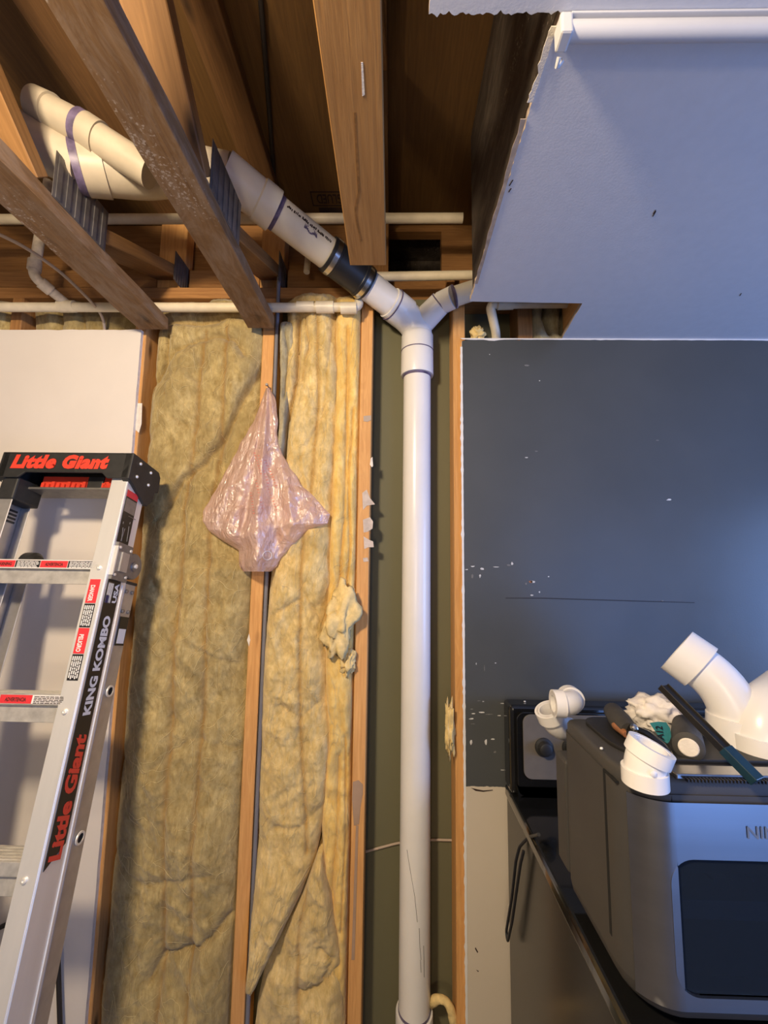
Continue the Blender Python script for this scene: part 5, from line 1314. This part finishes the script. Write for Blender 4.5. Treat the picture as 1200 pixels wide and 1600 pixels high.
# dark bar with a blue end
n0_ = at(1189, 1226, Z=ZO+0.014); n1_ = at(1036, 1072, Z=ZO+0.105)
bz = (n1_-n0_); bl = bz.length; bz.normalize(); bxv = bz.cross(Vector((0, 0, 1))).normalized()*(-1); byv = bxv.cross(bz)
fr = Matrix((bxv, byv, bz)).transposed().to_4x4(); fr.translation = n0_
e = empty('metal_bar', n0_, 'dark metal channel bar with a blue painted end lying across the oven top', 'bar')
m = MB(); m.boxmm((-0.0085, -0.002, 0.045), (0.0085, 0.002, bl)); m.boxmm((-0.0095, -0.005, 0.045), (-0.0080, 0.005, bl)); m.boxmm((0.0080, -0.005, 0.045), (0.0095, 0.005, bl)); m.v = [fr @ p for p in m.v]
m.build('bar', 'dark_metal', e, frame=fr, bevel=0.0006, bseg=1)
m = MB(); m.boxmm((-0.0098, -0.006, 0.004), (0.0098, 0.006, 0.048)); m.v = [fr @ p for p in m.v]
m.build('painted_end', 'blue_paint', e, frame=fr, bevel=0.001)
# crumpled rag
o = blob('rag', 'cloth_white', at(1026, 1116, Z=ZO+0.026), (0.040, 0.030, 0.026), 21, 0.45, 2.4, sharp=0.5)
tag(o, 'crumpled dirty white rag on top of the oven', 'rag')
o = blob('rag', 'cloth_white', at(1056, 1128, Z=ZO+0.016), (0.018, 0.014, 0.010), 25, 0.5, 2.6, sharp=0.6)
tag(o, 'small grey scrap of rag under the dark bar', 'rag')
# sandpaper disc piece
sp = [at(x, y, Z=ZO+z) for x, y, z in ((1015, 1130, 0.030), (1028, 1128, 0.034), (1041, 1129, 0.034), (1047, 1138, 0.030), (1049, 1150, 0.022), (1046, 1159, 0.016), (1041, 1163, 0.012), (1030, 1152, 0.020))]
e = empty('sandpaper', sp[6], 'teal piece of sandpaper with printed grit number, curled beside the rag', 'sandpaper')
MB().prism(sp, (0.0006, 0.0012, 0)).build('sheet', 'teal_paper', e)
su = (sp[5]-sp[2]).normalized(); sn_ = (sp[1]-sp[6]).cross(sp[4]-sp[6]).normalized(); sn_ = sn_ if sn_.dot(CAM-sp[6]) > 0 else -sn_
uv1 = (at(1030, 1134, Z=ZO+0.031)-at(1033, 1156, Z=ZO+0.018)).normalized(); uv2 = sn_.cross(uv1)
text_mb('A12', at(1038, 1157, Z=ZO+0.018)+sn_*0.0012, uv1, uv2, 0.010, 0.027, bold=0.02, extrude=0.0006).build('lettering', 'label_black', e)
# grey handled tool
hp_ = [at(958, 1112, Z=ZO+0.022), at(970, 1128, Z=ZO+0.024), at(984, 1143, Z=ZO+0.022), at(1010, 1156, Z=ZO+0.018), at(1036, 1172, Z=ZO+0.014), at(1048, 1183, Z=ZO+0.012)]
e = empty('hand_tool', hp_[0], 'hand tool with worn grey grip and glossy black jaw beside the rag', 'tool')
MB().tube([hp_[0]+(hp_[0]-hp_[1])*0.3]+hp_[:3], [0.008, 0.016, 0.018, 0.014], 20).build('grip', 'grey_rubber', e, smooth=60)
MB().tube([hp_[0]+Vector((-0.013, -0.012, -0.004)), hp_[1]+Vector((-0.013, -0.012, -0.003)), hp_[2]+Vector((-0.010, -0.008, -0.002))], [0.004, 0.0075, 0.005], 14).build('wood_inlay', 'brown_handle', e, smooth=60)
MB().tube(hp_[2:], [0.013, 0.015, 0.012, 0.006], 20).build('jaw', 'black_gloss', e, smooth=60)
MB().lathe(hp_[2]+Vector((0, -0.012, 0.010)), (0.1, -0.5, 0.8), [(0, 0.006), (0.004, 0.006), (0.006, 0.003)], 14).build('pivot_screw', 'steel_band', e, smooth=30)
# stubby roll with pale core
r0 = at(1076, 1168, Z=ZO+0.022); r1 = at(1070, 1134, Z=ZO+0.024); rd = (r1-r0).normalized()
e = empty('rubber_handle', r0, 'thick black handle with a pale plugged end pointing at the viewer', 'handle')
MB().lathe(r0, rd, [(0, 0.017), (0.003, 0.021), (0.05, 0.021), ((r1-r0).length, 0.018)], 28).build('sleeve', 'grey_rubber', e, smooth=40)
MB().lathe(r0, rd, [(-0.0015, 0.012), (0.0, 0.0135), (0.002, 0.0135)], 24).build('core', 'gypsum', e, smooth=40)
# crumbs of plaster
for i, (x, y, lab) in enumerate(((985, 1103, 'tiny white plaster crumb on the range ledge behind the grey tool grip'), (905, 1100, 'tiny white plaster crumb on the range ledge right of the small elbow'), (820, 1100, 'tiny white plaster crumb on the left end of the range ledge'), (940, 1172, 'tiny white plaster crumb on the grey oven top'))):
    o = blob('plaster_crumb', 'label_white', at(x, y, Y=-0.045) if y < 1104 else at(x, y, Z=ZO), (0.003, 0.002, 0.002), i+40, 0.4, 2, sub=2)
    o.location.z = (ZBG if y < 1104 else ZO)+0.0002
    tag(o, lab, 'crumb', 'plaster crumbs')
# light socket that carries the bulb, fixed under the dusty truss
e = empty('bulb_holder', (LAMP.x, LAMP.y, ZB-0.01), 'bare bulb holder under the trusses behind the viewer', 'lamp')
MB().boxmm((t1b-0.02, LAMP.y-0.03, ZB-0.006), (t2a+0.02, LAMP.y+0.03, ZB-0.0002)).build('mount_board', 'truss_clean', e)
MB().lathe((LAMP.x, LAMP.y, ZB-0.006), (0, 0, -1), [(0, 0.045), (0.015, 0.045), (0.02, 0.02), (0.05, 0.018)], 24).build('socket', 'label_white', e, smooth=40)
e = empty('fill_lamp_stand', (FILL_LAMP.x, FILL_LAMP.y, 0), 'made-up lamp stand for the added fill light behind the viewer', 'lamp')  # unseen stand, made up to carry the added fill light
MB().lathe((FILL_LAMP.x, FILL_LAMP.y, 0), (0, 0, 1), [(0, 0.13), (0.02, 0.12), (0.03, 0.015)], 24).build('base', 'black_plastic', e, smooth=40)
MB().tube([(FILL_LAMP.x, FILL_LAMP.y, 0.02), (FILL_LAMP.x, FILL_LAMP.y, FILL_LAMP.z-0.13)], 0.012, 12).build('pole', 'black_plastic', e, smooth=40)
